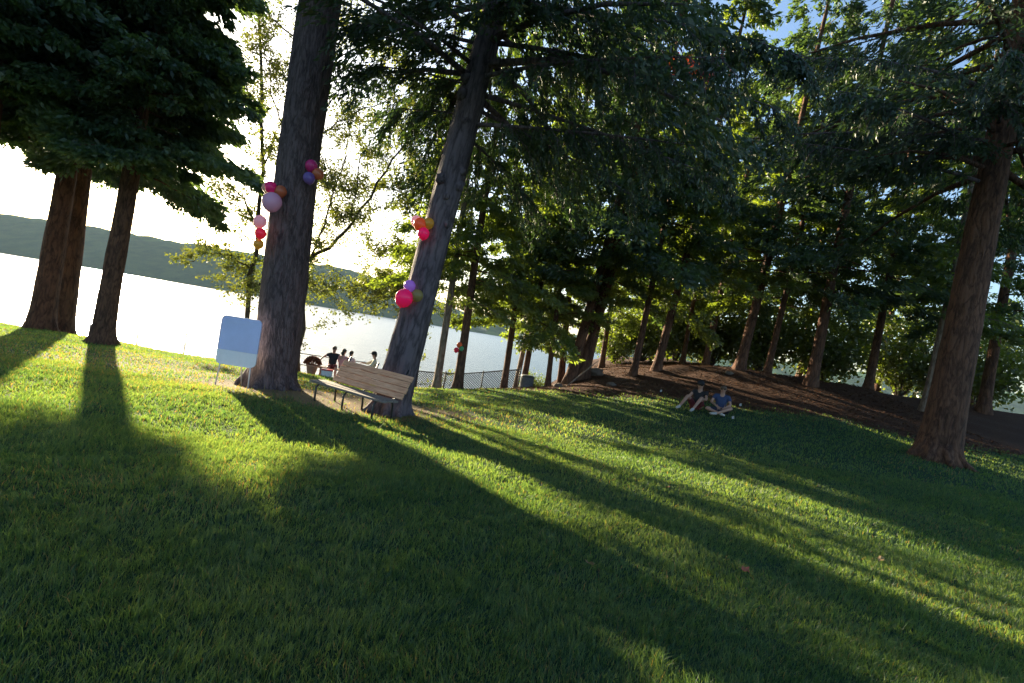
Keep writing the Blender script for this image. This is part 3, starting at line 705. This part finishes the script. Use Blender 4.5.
# ------------------------------------------------------------------ balloons
def balloon_mat(name, col):
    m_, n, p = new_mat(name); p.inputs['Base Color'].default_value = (*col, 1); p.inputs['Roughness'].default_value = .22
    p.inputs['Subsurface Weight'].default_value = 0.0
    tr = N(n, 'ShaderNodeBsdfTranslucent'); tr.inputs[0].default_value = (*[min(1, c * 1.2) for c in col], 1)
    mx = N(n, 'ShaderNodeMixShader'); mx.inputs[0].default_value = .35
    o = n.nodes['Material Output']; n.links.new(p.outputs[0], mx.inputs[1]); n.links.new(tr.outputs[0], mx.inputs[2]); n.links.new(mx.outputs[0], o.inputs[0])
    t = noise_tex(n, 3, 2); return m_
BM = {k: balloon_mat('balloon_' + k, c) for k, c in dict(hotpink=(.92, .03, .22), red=(.75, .04, .10), orange=(.80, .17, .05), dullorange=(.55, .16, .07), gold=(.50, .33, .05), olive=(.33, .27, .10),
      lilac=(.72, .42, .58), palepink=(.80, .50, .58), violet=(.20, .13, .42), purple=(.38, .22, .62), magenta=(.60, .04, .22), peach=(.75, .45, .35), green=(.1, .4, .2)).items()}
def balloon(px, py, d, dia, col, label, group, tilt=(0, 0)):
    c = P(px, py, d); r_ = dia / 2
    prof = []
    for i in range(1, 18):
        a_ = math.pi * i / 18; z = -math.cos(a_); rr = math.sin(a_) * (1 - .07 * (z < 0) * z * z)
        prof.append((rr * r_, z * r_ * (1.04 if z > 0 else 1.12)))
    prof = [(r_ * .045, -r_ * 1.27), (r_ * .07, -r_ * 1.24), (r_ * .035, -r_ * 1.17), (r_ * .06, -r_ * 1.12)] + prof
    ax = Vector((tilt[0], tilt[1], 1)).normalized()
    mb = MB(); mb.lathe(prof, (0, 0, 0), 28, axis=ax)
    o = mb.build('balloon', BM[col]); o.location = c
    tag(o, label, 'balloon', group); return o
g1 = 'balloon bunch on the left side of the massive pine'; g2 = 'balloon bunch on the right side of the massive pine'; g3 = 'balloon bunch at the left edge'
g4 = 'upper balloon bunch on the leaning fir'; g5 = 'lower balloon bunch on the leaning fir'; g6 = 'tiny balloon bunch on the grove tree'
balloon(272, 202, 11.13, 0.401, 'lilac', 'large pale lilac balloon, lowest of the bunch left on the massive pine', g1, (.2, 0))
balloon(271, 187.5, 11.33, 0.258, 'hotpink', 'hot pink balloon just above the large pale lilac one', g1, (-.4, 0))
balloon(280.5, 191.5, 11.38, 0.258, 'dullorange', 'brownish orange balloon upper right of the large lilac one', g1, (.5, 0))
balloon(267.5, 188, 11.53, 0.240, 'peach', 'peach balloon mostly hidden behind the hot pink one', g1, (-.6, 0))
balloon(311.5, 166, 11.53, 0.267, 'magenta', 'dark magenta balloon topping the bunch right on the massive pine', g2, (-.2, 0))
balloon(309, 178, 11.38, 0.249, 'violet', 'blue violet balloon, lower left of the bunch right on the massive pine', g2, (-.3, 0))
balloon(318, 174, 11.53, 0.249, 'dullorange', 'brownish orange balloon jutting right from the massive pine', g2, (-1.1, 0))
balloon(260, 221.5, 11.28, 0.267, 'palepink', 'pale pink balloon, top of the bunch cut at the left edge', g3)
balloon(260.5, 233.5, 11.18, 0.231, 'red', 'red balloon under the pale pink one at the left edge', g3)
balloon(258.5, 244, 11.28, 0.214, 'gold', 'gold balloon, bottom of the bunch at the left edge', g3, (.2, 0))
balloon(420, 224.5, 10.58, .27, 'orange', 'bright orange balloon in the upper bunch on the leaning fir', g4, (-.3, 0))
balloon(428.5, 223.5, 10.63, .23, 'gold', 'gold balloon, right of the orange one in the upper bunch', g4, (.4, 0))
balloon(423.5, 233.5, 10.53, .24, 'hotpink', 'hot pink balloon, lowest of the upper bunch on the leaning fir', g4)
balloon(416.5, 221.5, 10.83, .24, 'palepink', 'pale pink balloon peeking out behind the orange one', g4, (-.4, 0))
balloon(409.5, 286, 10.58, .24, 'purple', 'purple balloon topping the lower bunch on the leaning fir', g5)
balloon(404, 298, 10.48, .36, 'hotpink', 'big hot pink balloon of the lower bunch on the leaning fir', g5, (.2, 0))
balloon(417, 295.5, 10.58, .25, 'olive', 'olive gold balloon right of the big hot pink one', g5, (.3, 0))
balloon(459.5, 345, 19.9, .22, 'orange', 'small orange balloon on the slim grove trunk', g6)
balloon(456.3, 350, 19.9, .20, 'red', 'small red balloon, lowest on the slim grove trunk', g6)
balloon(461.5, 348.5, 19.85, .18, 'green', 'small green balloon on the slim grove trunk', g6)

# ------------------------------------------------------------------ people
skin_m = plain('skin', (.40, .22, .155), .55, .08); 
def cloth(name, c): return plain(name, c, .85, .15, 12, .3)
def skinned(name, joints, radii, edges, mat, parent, lv=2, root=0):
    me = bpy.data.meshes.new(name + '_skel'); me.from_pydata([tuple(j) for j in joints], edges, [])
    o = bpy.data.objects.new(name, me); C.objects.link(o)
    md = o.modifiers.new('s', 'SKIN'); md.use_smooth_shade = True
    for i, sv in enumerate(me.skin_vertices[0].data):
        q = radii[i]; sv.radius = (q, q) if not isinstance(q, tuple) else q; sv.use_root = (i == root)
    sb = o.modifiers.new('u', 'SUBSURF'); sb.levels = lv; sb.render_levels = lv
    dg = bpy.context.evaluated_depsgraph_get(); ev = o.evaluated_get(dg)
    m2 = bpy.data.meshes.new_from_object(ev); bpy.data.objects.remove(o)
    for pl in m2.polygons: pl.use_smooth = True
    m2.materials.clear(); return link(name, m2, mat, parent)

def lerp(a, b, t_): return Vector(a).lerp(Vector(b), t_)
def person(loc, rz, J, label, shirt, pants, hairc, sleeve=.55, leg_cover=1.0, shoe=None, hat=None, hair='short', group=None, sc=1.0, vest=None, hatbrim=False):
    """J: joints in metres. pelvis, chest, neck, head, sh/el/ha L R, hip/kn/an/toe L R"""
    e = empty('person', loc, label, 'person', group, (0, 0, rz)); e.scale = (sc,) * 3
    J = {k: Vector(v_) for k, v_ in J.items()}
    names = ['pelvis', 'belly', 'chest', 'neck', 'head', 'crown']
    J['belly'] = lerp(J['pelvis'], J['chest'], .5) + Vector((0, -.01, 0)); hd = (J['head'] - J['neck']).normalized(); J['crown'] = J['head'] + hd * .075
    js, rd, ed, ix = [], [], [], {}
    def add(k, p_, r_, par=None):
        ix[k] = len(js); js.append(p_); rd.append(r_)
        if par is not None: ed.append((ix[par], ix[k]))
    add('pelvis', J['pelvis'], (.155, .11)); add('belly', J['belly'], (.14, .105), 'pelvis'); add('chest', J['chest'], (.16, .11), 'belly'); add('neck', J['neck'], .058, 'chest')
    add('head0', lerp(J['neck'], J['head'], .6), .072, 'neck'); add('head', J['head'], (.082, .098), 'head0'); add('crown', J['crown'], (.066, .08), 'head')
    for s_ in 'LR':
        add('sh' + s_, J['sh' + s_], .058, 'chest'); add('el' + s_, J['el' + s_], .042, 'sh' + s_); add('wr' + s_, lerp(J['el' + s_], J['ha' + s_], .85), .028, 'el' + s_)
        add('pa' + s_, J['ha' + s_], (.038, .02), 'wr' + s_)
        dv = (J['ha' + s_] - J['el' + s_]).normalized(); sv_ = dv.cross(Vector((0, 0, 1))); sv_ = sv_.normalized() if sv_.length > .1 else Vector((1, 0, 0))
        for q in range(4):
            o_ = sv_ * (.024 - .016 * q); b0 = J['ha' + s_] + dv * .03 + o_; ln = (.06, .07, .065, .05)[q]
            add('f%d%s' % (q, s_), b0 + dv * ln * .5, .0085, 'pa' + s_); add('g%d%s' % (q, s_), b0 + dv * ln * .85 + Vector((0, 0, -.022)), .0075, 'f%d%s' % (q, s_))
        add('t' + s_, J['ha' + s_] + sv_ * .045 + dv * .02, .010, 'pa' + s_)
        add('hip' + s_, J['hip' + s_], .09, 'pelvis'); add('kn' + s_, J['kn' + s_], .058, 'hip' + s_); add('ca' + s_, lerp(J['kn' + s_], J['an' + s_], .35), .055, 'kn' + s_)
        add('an' + s_, J['an' + s_], .036, 'ca' + s_); add('to' + s_, J['to' + s_], (.038, .026), 'an' + s_)
    body = skinned('body', js, rd, ed, skin_m, e)
    # face: nose, eyes, mouth, ears joined to the head
    fx = (J['toL'] + J['toR']) / 2 - J['pelvis']; fx.z = 0
    fdir = J.get('face', Vector((0, -1, 0))).normalized(); side = fdir.cross(hd).normalized()
    mb = MB(); hc = J['head'] + hd * .02
    mb.ball(hc + fdir * .102 - hd * .01, .014, (1, 1, 1.5), 1)
    mb.build('nose', skin_m, body)
    for q in (-1, 1):
        mb = MB(); mb.ball(hc + side * .033 * q + fdir * .088 + hd * .012, .010, sub=1); mb.build('eye', hair_dark, body)
    mb = MB(); mb.box(hc + fdir * .092 - hd * .052, (.04, .012, .008), fdir.to_track_quat('Y', 'Z').to_euler(), .002); mb.build('mouth', lip_m, body)
    for q in (-1, 1):
        mb = MB(); mb.ball(hc + side * .088 * q, .022, (.5, .8, 1.3), 1); mb.build('ear', skin_m, body)
    # hair
    mb = MB(); mb.ball(hc + hd * .045 - fdir * .018, .103, (.93, 1.03, .92), 2, .12)
    if hair == 'long': mb.ball(hc - fdir * .06 - hd * .06, .09, (.95, .75, 1.35), 2, .15)
    else: mb.ball(hc - fdir * .05 - hd * .01, .078, (.95, .85, 1.0), 2, .1)
    mb.build('hair', hairc, e)
    if hat is not None:
        mb = MB(); mb.lathe([(.112, -.005), (.114, .03), (.104, .075), (.07, .105), (.02, .118)], hc + hd * .055, 18, axis=hd)
        if hatbrim: mb.lathe([(.11, -.012), (.185, -.02), (.19, -.012), (.11, .002)], hc + hd * .055, 22, axis=hd)
        else: mb.box(hc + hd * .055 + fdir * .14, (.15, .11, .014), fdir.to_track_quat('Y', 'Z').to_euler(), .006)
        mb.build('hat', hat, e)
    # shirt
    js2 = [J['pelvis'] + Vector((0, 0, .0)), J['belly'], J['chest'], lerp(J['chest'], J['neck'], .55)]; rd2 = [(.178, .132), (.160, .125), (.178, .13), .085]; ed2 = [(0, 1), (1, 2), (2, 3)]
    for s_ in 'LR':
        b0 = len(js2); js2 += [J['sh' + s_], lerp(J['sh' + s_], J['el' + s_], min(1, sleeve))]; rd2 += [.076, .068]; ed2 += [(2, b0), (b0, b0 + 1)]
        if sleeve > 1: js2.append(lerp(J['el' + s_], J['ha' + s_], sleeve - 1)); rd2.append(.047); ed2.append((b0 + 1, b0 + 2))
    skinned('shirt', js2, rd2, ed2, shirt, e)
    if vest is not None:
        skinned('vest', [J['pelvis'] + Vector((0, 0, .06)), J['belly'], J['chest'] + Vector((0, 0, .02))], [(.188, .142), (.172, .137), (.185, .14)], [(0, 1), (1, 2)], vest, e)
    js3 = [J['pelvis'] + Vector((0, 0, .04)), J['pelvis'] - Vector((0, 0, .03))]; rd3 = [(.17, .128), (.165, .128)]; ed3 = [(0, 1)]
    for s_ in 'LR':
        b0 = len(js3); js3 += [J['hip' + s_], lerp(J['hip' + s_], J['kn' + s_], min(1, leg_cover))]; rd3 += [.112, .085]; ed3 += [(1, b0), (b0, b0 + 1)]
        if leg_cover > 1: js3.append(lerp(J['kn' + s_], J['an' + s_], leg_cover - 1)); rd3.append(.062); ed3.append((b0 + 1, b0 + 2))
    skinned('shorts' if leg_cover <= 1 else 'trousers', js3, rd3, ed3, pants, e)
    if shoe is not None:
        for s_ in 'LR':
            a_, t_ = J['an' + s_], J['to' + s_]; d_ = (t_ - a_).normalized()
            skinned('shoe', [a_ - d_ * .02 + Vector((0, 0, .0)), lerp(a_, t_, .5), t_ + d_ * .03], [.055, (.052, .042), (.048, .034)], [(0, 1), (1, 2)], shoe, e)
    return e
hair_dark = plain('dark_hair', (.025, .018, .014), .6); hair_brown = plain('brown_hair', (.08, .045, .025), .6); hair_grey = plain('grey_hair', (.28, .25, .22), .7)
lip_m = plain('lips', (.35, .12, .1), .5)
black = cloth('black_cotton', (.013, .013, .016)); blue = cloth('blue_cotton', (.03, .05, .12)); red = cloth('dark_red_cotton', (.13, .018, .022)); navy = cloth('navy_cotton', (.02, .025, .05))
pink = cloth('pink_cotton', (.55, .27, .26)); palep = cloth('pale_pink_cotton', (.68, .42, .40)); olive = cloth('olive_cotton', (.10, .12, .05)); cream = cloth('cream_cotton', (.55, .5, .38)); whites = plain('white_shoe', (.42, .40, .38), .6)

# two men on the grass (local frame: they face -y)
mA_ = P(697, 405, 16.6); mB_ = P(720, 409, 16.2)
knees_up = dict(pelvis=(0, .05, .12), chest=(0, .16, .50), neck=(0, .14, .68), head=(0, .10, .80), shL=(-.19, .15, .60), shR=(.19, .15, .60), elL=(-.27, -.06, .42), elR=(.26, -.05, .40), haL=(-.24, -.30, .46), haR=(.14, -.30, .42),
    hipL=(-.10, .0, .13), hipR=(.10, .0, .13), knL=(-.26, -.38, .46), knR=(.16, -.38, .47), anL=(-.42, -.66, .09), anR=(.0, -.74, .09), toL=(-.47, -.82, .04), toR=(-.03, -.90, .04))
person((mA_.x, mA_.y, gz(mA_.x, mA_.y)), R(-28), knees_up, 'man in black shirt and dark cap sitting on the grass with knees drawn up', black, red, hair_dark, .5, .8, whites, black, group='men sitting in the shade')
crossed = dict(pelvis=(0, .08, .12), chest=(0, .10, .50), neck=(0, .08, .68), head=(0, .04, .80), shL=(-.19, .09, .60), shR=(.19, .09, .60), elL=(-.29, -.04, .38), elR=(.28, -.04, .36), haL=(-.12, -.26, .30), haR=(.12, -.28, .26),
    hipL=(-.10, .02, .13), hipR=(.10, .02, .13), knL=(-.40, -.28, .17), knR=(.34, -.24, .30), anL=(.02, -.42, .09), anR=(-.06, -.54, .08), toL=(.16, -.46, .06), toR=(-.22, -.60, .05))
person((mB_.x, mB_.y, gz(mB_.x, mB_.y)), R(-25), crossed, 'man in blue shirt sitting cross legged on the grass at the foot of the mound', blue, navy, hair_brown, .6, .75, whites, group='men sitting in the shade')

# party by the water, seated on backless benches
bw = plain('old_bench_wood', (.2, .13, .09), .8, .3, 10, .4)
def plank_bench(c, L_, rz, label):
    e = empty('plank_bench', c, label, 'bench', 'plank benches by the water', (0, 0, rz))
    mb = MB(); mb.box((0, -.1, .44), (L_, .17, .045), bev=.006); mb.box((0, .1, .44), (L_, .17, .045), bev=.006); mb.build('seat', bw, e)
    for s_ in (-1, 1):
        mb = MB(); mb.box((s_ * L_ * .38, 0, .2), (.08, .3, .44), bev=.006); mb.build('leg', bw, e)
def sitJ(arm='lap', wide=0.0):
    J = dict(pelvis=(0, .0, .56), chest=(0, .02, .92), neck=(0, -.0, 1.12), head=(0, -.03, 1.24), shL=(-.19, .02, 1.03), shR=(.19, .02, 1.03), elL=(-.28, -.04, .78), elR=(.28, -.04, .78), haL=(-.13, -.28, .68), haR=(.13, -.28, .68),
        hipL=(-.1, -.04, .54), hipR=(.1, -.04, .54), knL=(-.15 - wide, -.46, .52), knR=(.15 + wide, -.46, .52), anL=(-.16 - wide, -.50, .09), anR=(.16 + wide, -.48, .09), toL=(-.18 - wide, -.68, .04), toR=(.18 + wide, -.66, .04))
    if arm == 'out': J.update(elL=(-.40, -.02, .88), haL=(-.50, -.22, .76), elR=(.40, .0, .92), haR=(.52, -.16, .98))
    if arm == 'fwd': J.update(elL=(-.26, -.22, .86), haL=(-.2, -.48, .84), elR=(.26, -.1, .80), haR=(.2, -.36, .74))
    return J
def seat(px, d, dz=0): g = P(px, 378, d); return Vector((g.x, g.y, gz(g.x, g.y) + dz))
PY = 21.6
a0 = seat(327, PY); a1 = seat(344, PY); a2 = seat(371, PY)
plank_bench(seat(338, PY), 1.9, R(5), 'low plank bench under the three seated friends'); plank_bench(seat(371, PY), 1.0, R(20), 'short plank bench under the person with the cap')
person(seat(330, PY), R(20), sitJ('out'), 'person in black top with arms out, sitting by the railing', black, red, hair_brown, .5, .9, black, group='people sitting by the water', sc=1)
person(seat(339.5, PY), R(150), sitJ(), 'dark haired person in pink top, sitting in the middle of the three', pink, navy, hair_dark, .7, 1.6, black, hair='long', group='people sitting by the water', sc=.97)
person(seat(347, PY), R(160), sitJ(), 'person in pale pink top, sitting at the right of the three', palep, navy, hair_dark, .7, 1.6, black, group='people sitting by the water', sc=.95)
person(seat(371.5, PY), R(-75), sitJ('fwd'), 'person in cap and olive vest over cream shirt, sitting apart near the leaning fir', cream, olive, hair_dark, 1.5, 1.6, black, hat=black, vest=olive, group='people sitting by the water', sc=1)

# ------------------------------------------------------------------ small things
terra = plain('terracotta', (.42, .24, .16), .8, .15, 10, .3); soil = plain('potting_soil', (.05, .035, .025), .95)
g = P(311, 374, 21.0); pe = empty('flower_pot', (g.x, g.y, gz(g.x, g.y)), 'round clay flower pot with a mound of red brown blooms beside the railing', 'flower pot')
mb = MB(); mb.lathe([(.15, 0), (.155, .02), (.22, .34), (.245, .35), (.25, .42), (.225, .42), (.21, .37)], seg=28); mb.build('pot', terra, pe)
mb = MB(); mb.lathe([(.2, .36), (.2, .385)], seg=20); mb.build('soil', soil, pe)
r = np.random.default_rng(8); k = 1500; u = r.normal(0, 1, (k, 3)); u /= np.linalg.norm(u, axis=1, keepdims=True); u[:, 2] = np.abs(u[:, 2]) * .95 - .15
pos = u * np.array([.32, .32, .30]) * r.uniform(.75, 1, (k, 1)) + np.array([0, 0, .50])
v = sprays(pos, u + r.normal(0, .5, (k, 3)), np.full(k, .07), np.full(k, .025), r).reshape(-1, 3)
link('blooms', np_mesh('blooms', v, np.arange(len(v)).reshape(-1, 4)), leafmat('bloom', (.10, .03, .02), (.30, .12, .05), .4, (1.3, 1.1, .8), 12), pe)

g = P(325.5, 381, 20.6); co = empty('cool_box', (g.x, g.y, gz(g.x, g.y)), 'red and white cool box on the ground by the seated people', 'cool box', rot=(0, 0, R(15))); co.scale = (.7, .7, .7)
mb = MB(); mb.box((0, 0, .20), (.60, .36, .36), bev=.03); mb.build('box_body', plain('white_plastic', (.7, .68, .66), .4), co)
mb = MB(); mb.box((0, 0, .42), (.63, .39, .09), bev=.03); mb.build('lid', plain('red_plastic', (.5, .04, .05), .4), co)
mb = MB(); mb.tube([(-.31, -.1, .33), (-.34, -.1, .38), (-.34, -.1, .46), (-.34, .1, .46), (-.34, .1, .38), (-.31, .1, .33)], .012, 6); mb.build('handle', plain('white_handle', (.65, .65, .65), .4), co)

g = P(526.5, 384, 22.0); bi = empty('litter_bin', (g.x, g.y, gz(g.x, g.y)), 'squat grey ribbed bin with dark lid standing on the mulch among the trunks', 'bin')
bi.scale = (.78, .78, .82)
binm = plain('grey_concrete', (.12, .12, .125), .85, .2, 12, .5)
mb = MB(); mb.lathe([(.33, -.02), (.36, .02), (.37, .06), (.345, .50), (.35, .56), (.30, .56)], seg=28, wob=.02)
for i in range(28):
    a_ = 2 * math.pi * i / 28; mb.box((.36 * math.cos(a_), .36 * math.sin(a_), .3), (.02, .03, .46), Euler((0, 0, a_)))
mb.build('bin_body', binm, bi)
mb = MB(); mb.lathe([(.37, .565), (.385, .59), (.37, .63), (.28, .665), (.1, .68)], seg=28); mb.build('lid', plain('dark_lid', (.05, .055, .05), .6), bi)

# fallen stick leaning on the mulch by the thick trunks, rocks, paper scraps
a_ = P(568, 379, 21.2); b_ = P(598, 361, 21.4); a_.z = gz(a_.x, a_.y)
mb = MB(); mb.tube([a_ - a_, (b_ - a_) * .35 + Vector((0, 0, .03)), (b_ - a_) * .7, b_ - a_], [.035, .03, .022, .012], 7); mb.tube([(b_ - a_) * .6, (b_ - a_) * .75 + Vector((.12, 0, .22))], [.018, .006], 5)
o = mb.build('fallen_branch', M['grey_bark']); o.location = a_; tag(o, 'bare grey branch leaning against the thick leaning pair', 'branch')
rock = plain('rock', (.13, .10, .08), .9, .3, 6, .8)
for i, (px, py, d, r_, lab) in enumerate([(597, 374, 23.5, .30, 'rounded brown boulder right of the thick leaning pair'), (612, 381, 20.5, .14, 'small stone low on the mulch slope'), (558, 386, 21, .16, 'small stone near the thin straight trunk'), (730, 368, 22.5, .15, 'small stone left of the large mound tree')]):
    g = P(px, py, d); mb = MB(); mb.ball((0, 0, r_ * .35), r_, (1.2, 1, .7), 3, .5, i * 3.1, 1.5); o = mb.build('rock', rock); o.location = (g.x, g.y, gz(g.x, g.y)); tag(o, lab, 'rock', 'rocks on the mulch')
paper = plain('paper_scrap', (.4, .38, .35), .8)
for i, (px, py, d, lab) in enumerate([(663, 379, 19, 'pale scrap lying on the mulch left of the men'), (742, 396, 17.5, 'pale upright scrap on the mulch right of the man in blue'), (734, 411.5, 15.6, 'small white scrap on the grass right of the man in blue'), (703, 381, 19.5, 'pale scrap on the mulch just above the man in black')]):
    g = P(px, py, d); mb = MB(); s_ = .04
    vs = [(-s_, -s_ * .6, .0), (s_ * .9, -s_ * .5, .02), (s_, s_ * .6, .10), (-s_ * .7, s_ * .7, .07), (0, 0, .02)]
    mb.add(vs + [(a[0], a[1], a[2] - .004) for a in vs], [(0, 1, 4), (1, 2, 4), (2, 3, 4), (3, 0, 4), (6, 5, 9), (7, 6, 9), (8, 7, 9), (5, 8, 9), (0, 5, 6, 1), (1, 6, 7, 2), (2, 7, 8, 3), (3, 8, 5, 0)])
    o = mb.build('paper_scrap', paper); o.location = (g.x, g.y, gz(g.x, g.y) + .02); tag(o, lab, 'litter', 'paper scraps')

# fallen leaves on the lawn
lf = [plain('fallen_leaf_red', (.30, .08, .04), .7), plain('fallen_leaf_tan', (.30, .19, .08), .7)]
def leaf_mesh():
    vs = [(0, 0, 0)]; n_ = 10
    for k in range(n_):
        a_ = 2 * math.pi * k / n_; q = (.045 if k % 2 else .028) * (1.15 if k < 5 else .9); vs.append((q * math.cos(a_), q * math.sin(a_), .012 * math.sin(3 * a_) + .01))
    fs = [(0, k + 1, (k + 1) % n_ + 1) for k in range(n_)]; vs2 = vs + [(a[0], a[1], a[2] - .002) for a in vs]
    mb = MB(); mb.add(vs2, fs + [(n_ + 1, (k + 1) % n_ + n_ + 2, k + n_ + 2) for k in range(n_)]); return mb
LS = [(745, 571, 1.0, 0, 'reddish brown fallen leaf on the shaded grass near the right side'), (547, 448, 1.2, 1, 'tan fallen leaf on the middle of the lawn'), (590, 565, 1.0, 1, 'tan fallen leaf in the lit strip of the lower lawn'),
      (668, 488, .9, 0, 'reddish fallen leaf on the right half of the lawn'), (880, 560, 1.0, 1, 'tan fallen leaf far right on the lawn')]
for i, (px, py, sc, c_, lab) in enumerate(LS):
    d_ = 2.0
    while P(px, py, d_).z > gz(P(px, py, d_).x, d_) + .05 and d_ < 20: d_ += .02
    g = P(px, py, d_); o = leaf_mesh().build('fallen_leaf', lf[c_]); o.location = g + Vector((0, 0, .01)); o.scale = (sc,) * 3; o.rotation_euler = (.35, .1 * i, i * 1.1); tag(o, lab, 'leaf', 'fallen leaves on the lawn')

# blue and white rounded board on an easel, cut by the left edge of the photograph
g = P(232, 386, 11.2); ch = empty('display_board', (g.x, g.y, gz(g.x, g.y)), 'light blue and white rounded board on a slim easel beside the massive pine', 'board', rot=(0, 0, R(6)))
cb = plain('blue_panel', (.48, .54, .80), .35, .08, 2); cw = plain('white_panel', (.75, .76, .8), .35, .05)
def rounded(x0, x1, z0, z1, r_, corners, y0, y1):
    out = []
    for (cx, cz, a0, on) in ((x1 - r_, z1 - r_, 0, corners[0]), (x0 + r_, z1 - r_, 90, corners[1]), (x0 + r_, z0 + r_, 180, corners[2]), (x1 - r_, z0 + r_, 270, corners[3])):
        if on: out += [(cx + r_ * math.cos(R(a0 + 15 * k)), cz + r_ * math.sin(R(a0 + 15 * k))) for k in range(7)]
        else: out.append((cx + (r_ if a0 in (0, 270) else -r_), cz + (r_ if a0 in (0, 90) else -r_)))
    n_ = len(out); vs = [(x, y0, z) for x, z in out] + [(x, y1, z) for x, z in out]
    mb = MB(); mb.add(vs, [tuple(range(n_)), tuple(range(2 * n_ - 1, n_ - 1, -1))] + [(k, (k + 1) % n_, n_ + (k + 1) % n_, n_ + k) for k in range(n_)]); return mb
rounded(-.42, .42, .78, 1.52, .1, (1, 1, 0, 0), -.02, .02).build('board_panel', cb, ch)
rounded(-.42, .42, .46, .778, .12, (0, 0, 1, 1), -.02, .02).build('board_panel', cw, ch)
for a_, b_ in (((-.28, .03, 1.3), (-.34, -.02, -.03)), ((.28, .03, 1.3), (.34, -.02, -.03)), ((0, .03, 1.35), (0, .5, -.03))):
    mb = MB(); mb.tube([a_, b_], .016, 8); mb.build('leg', cw, ch)

# ------------------------------------------------------------------ air over the lake
hm = bpy.data.materials.new('haze'); hm.use_nodes = True; n = hm.node_tree; n.nodes.clear()
o_ = N(n, 'ShaderNodeOutputMaterial'); pv = N(n, 'ShaderNodeVolumePrincipled'); pv.inputs['Color'].default_value = (.65, .85, 1, 1); pv.inputs['Density'].default_value = 0.0001; pv.inputs['Anisotropy'].default_value = 0.0
n.links.new(pv.outputs[0], o_.inputs['Volume'])
mb = MB(); mb.box((0, 2500, 30), (8200, 5300, 80)); hz = mb.build('haze', hm); tag(hz, kind='stuff')
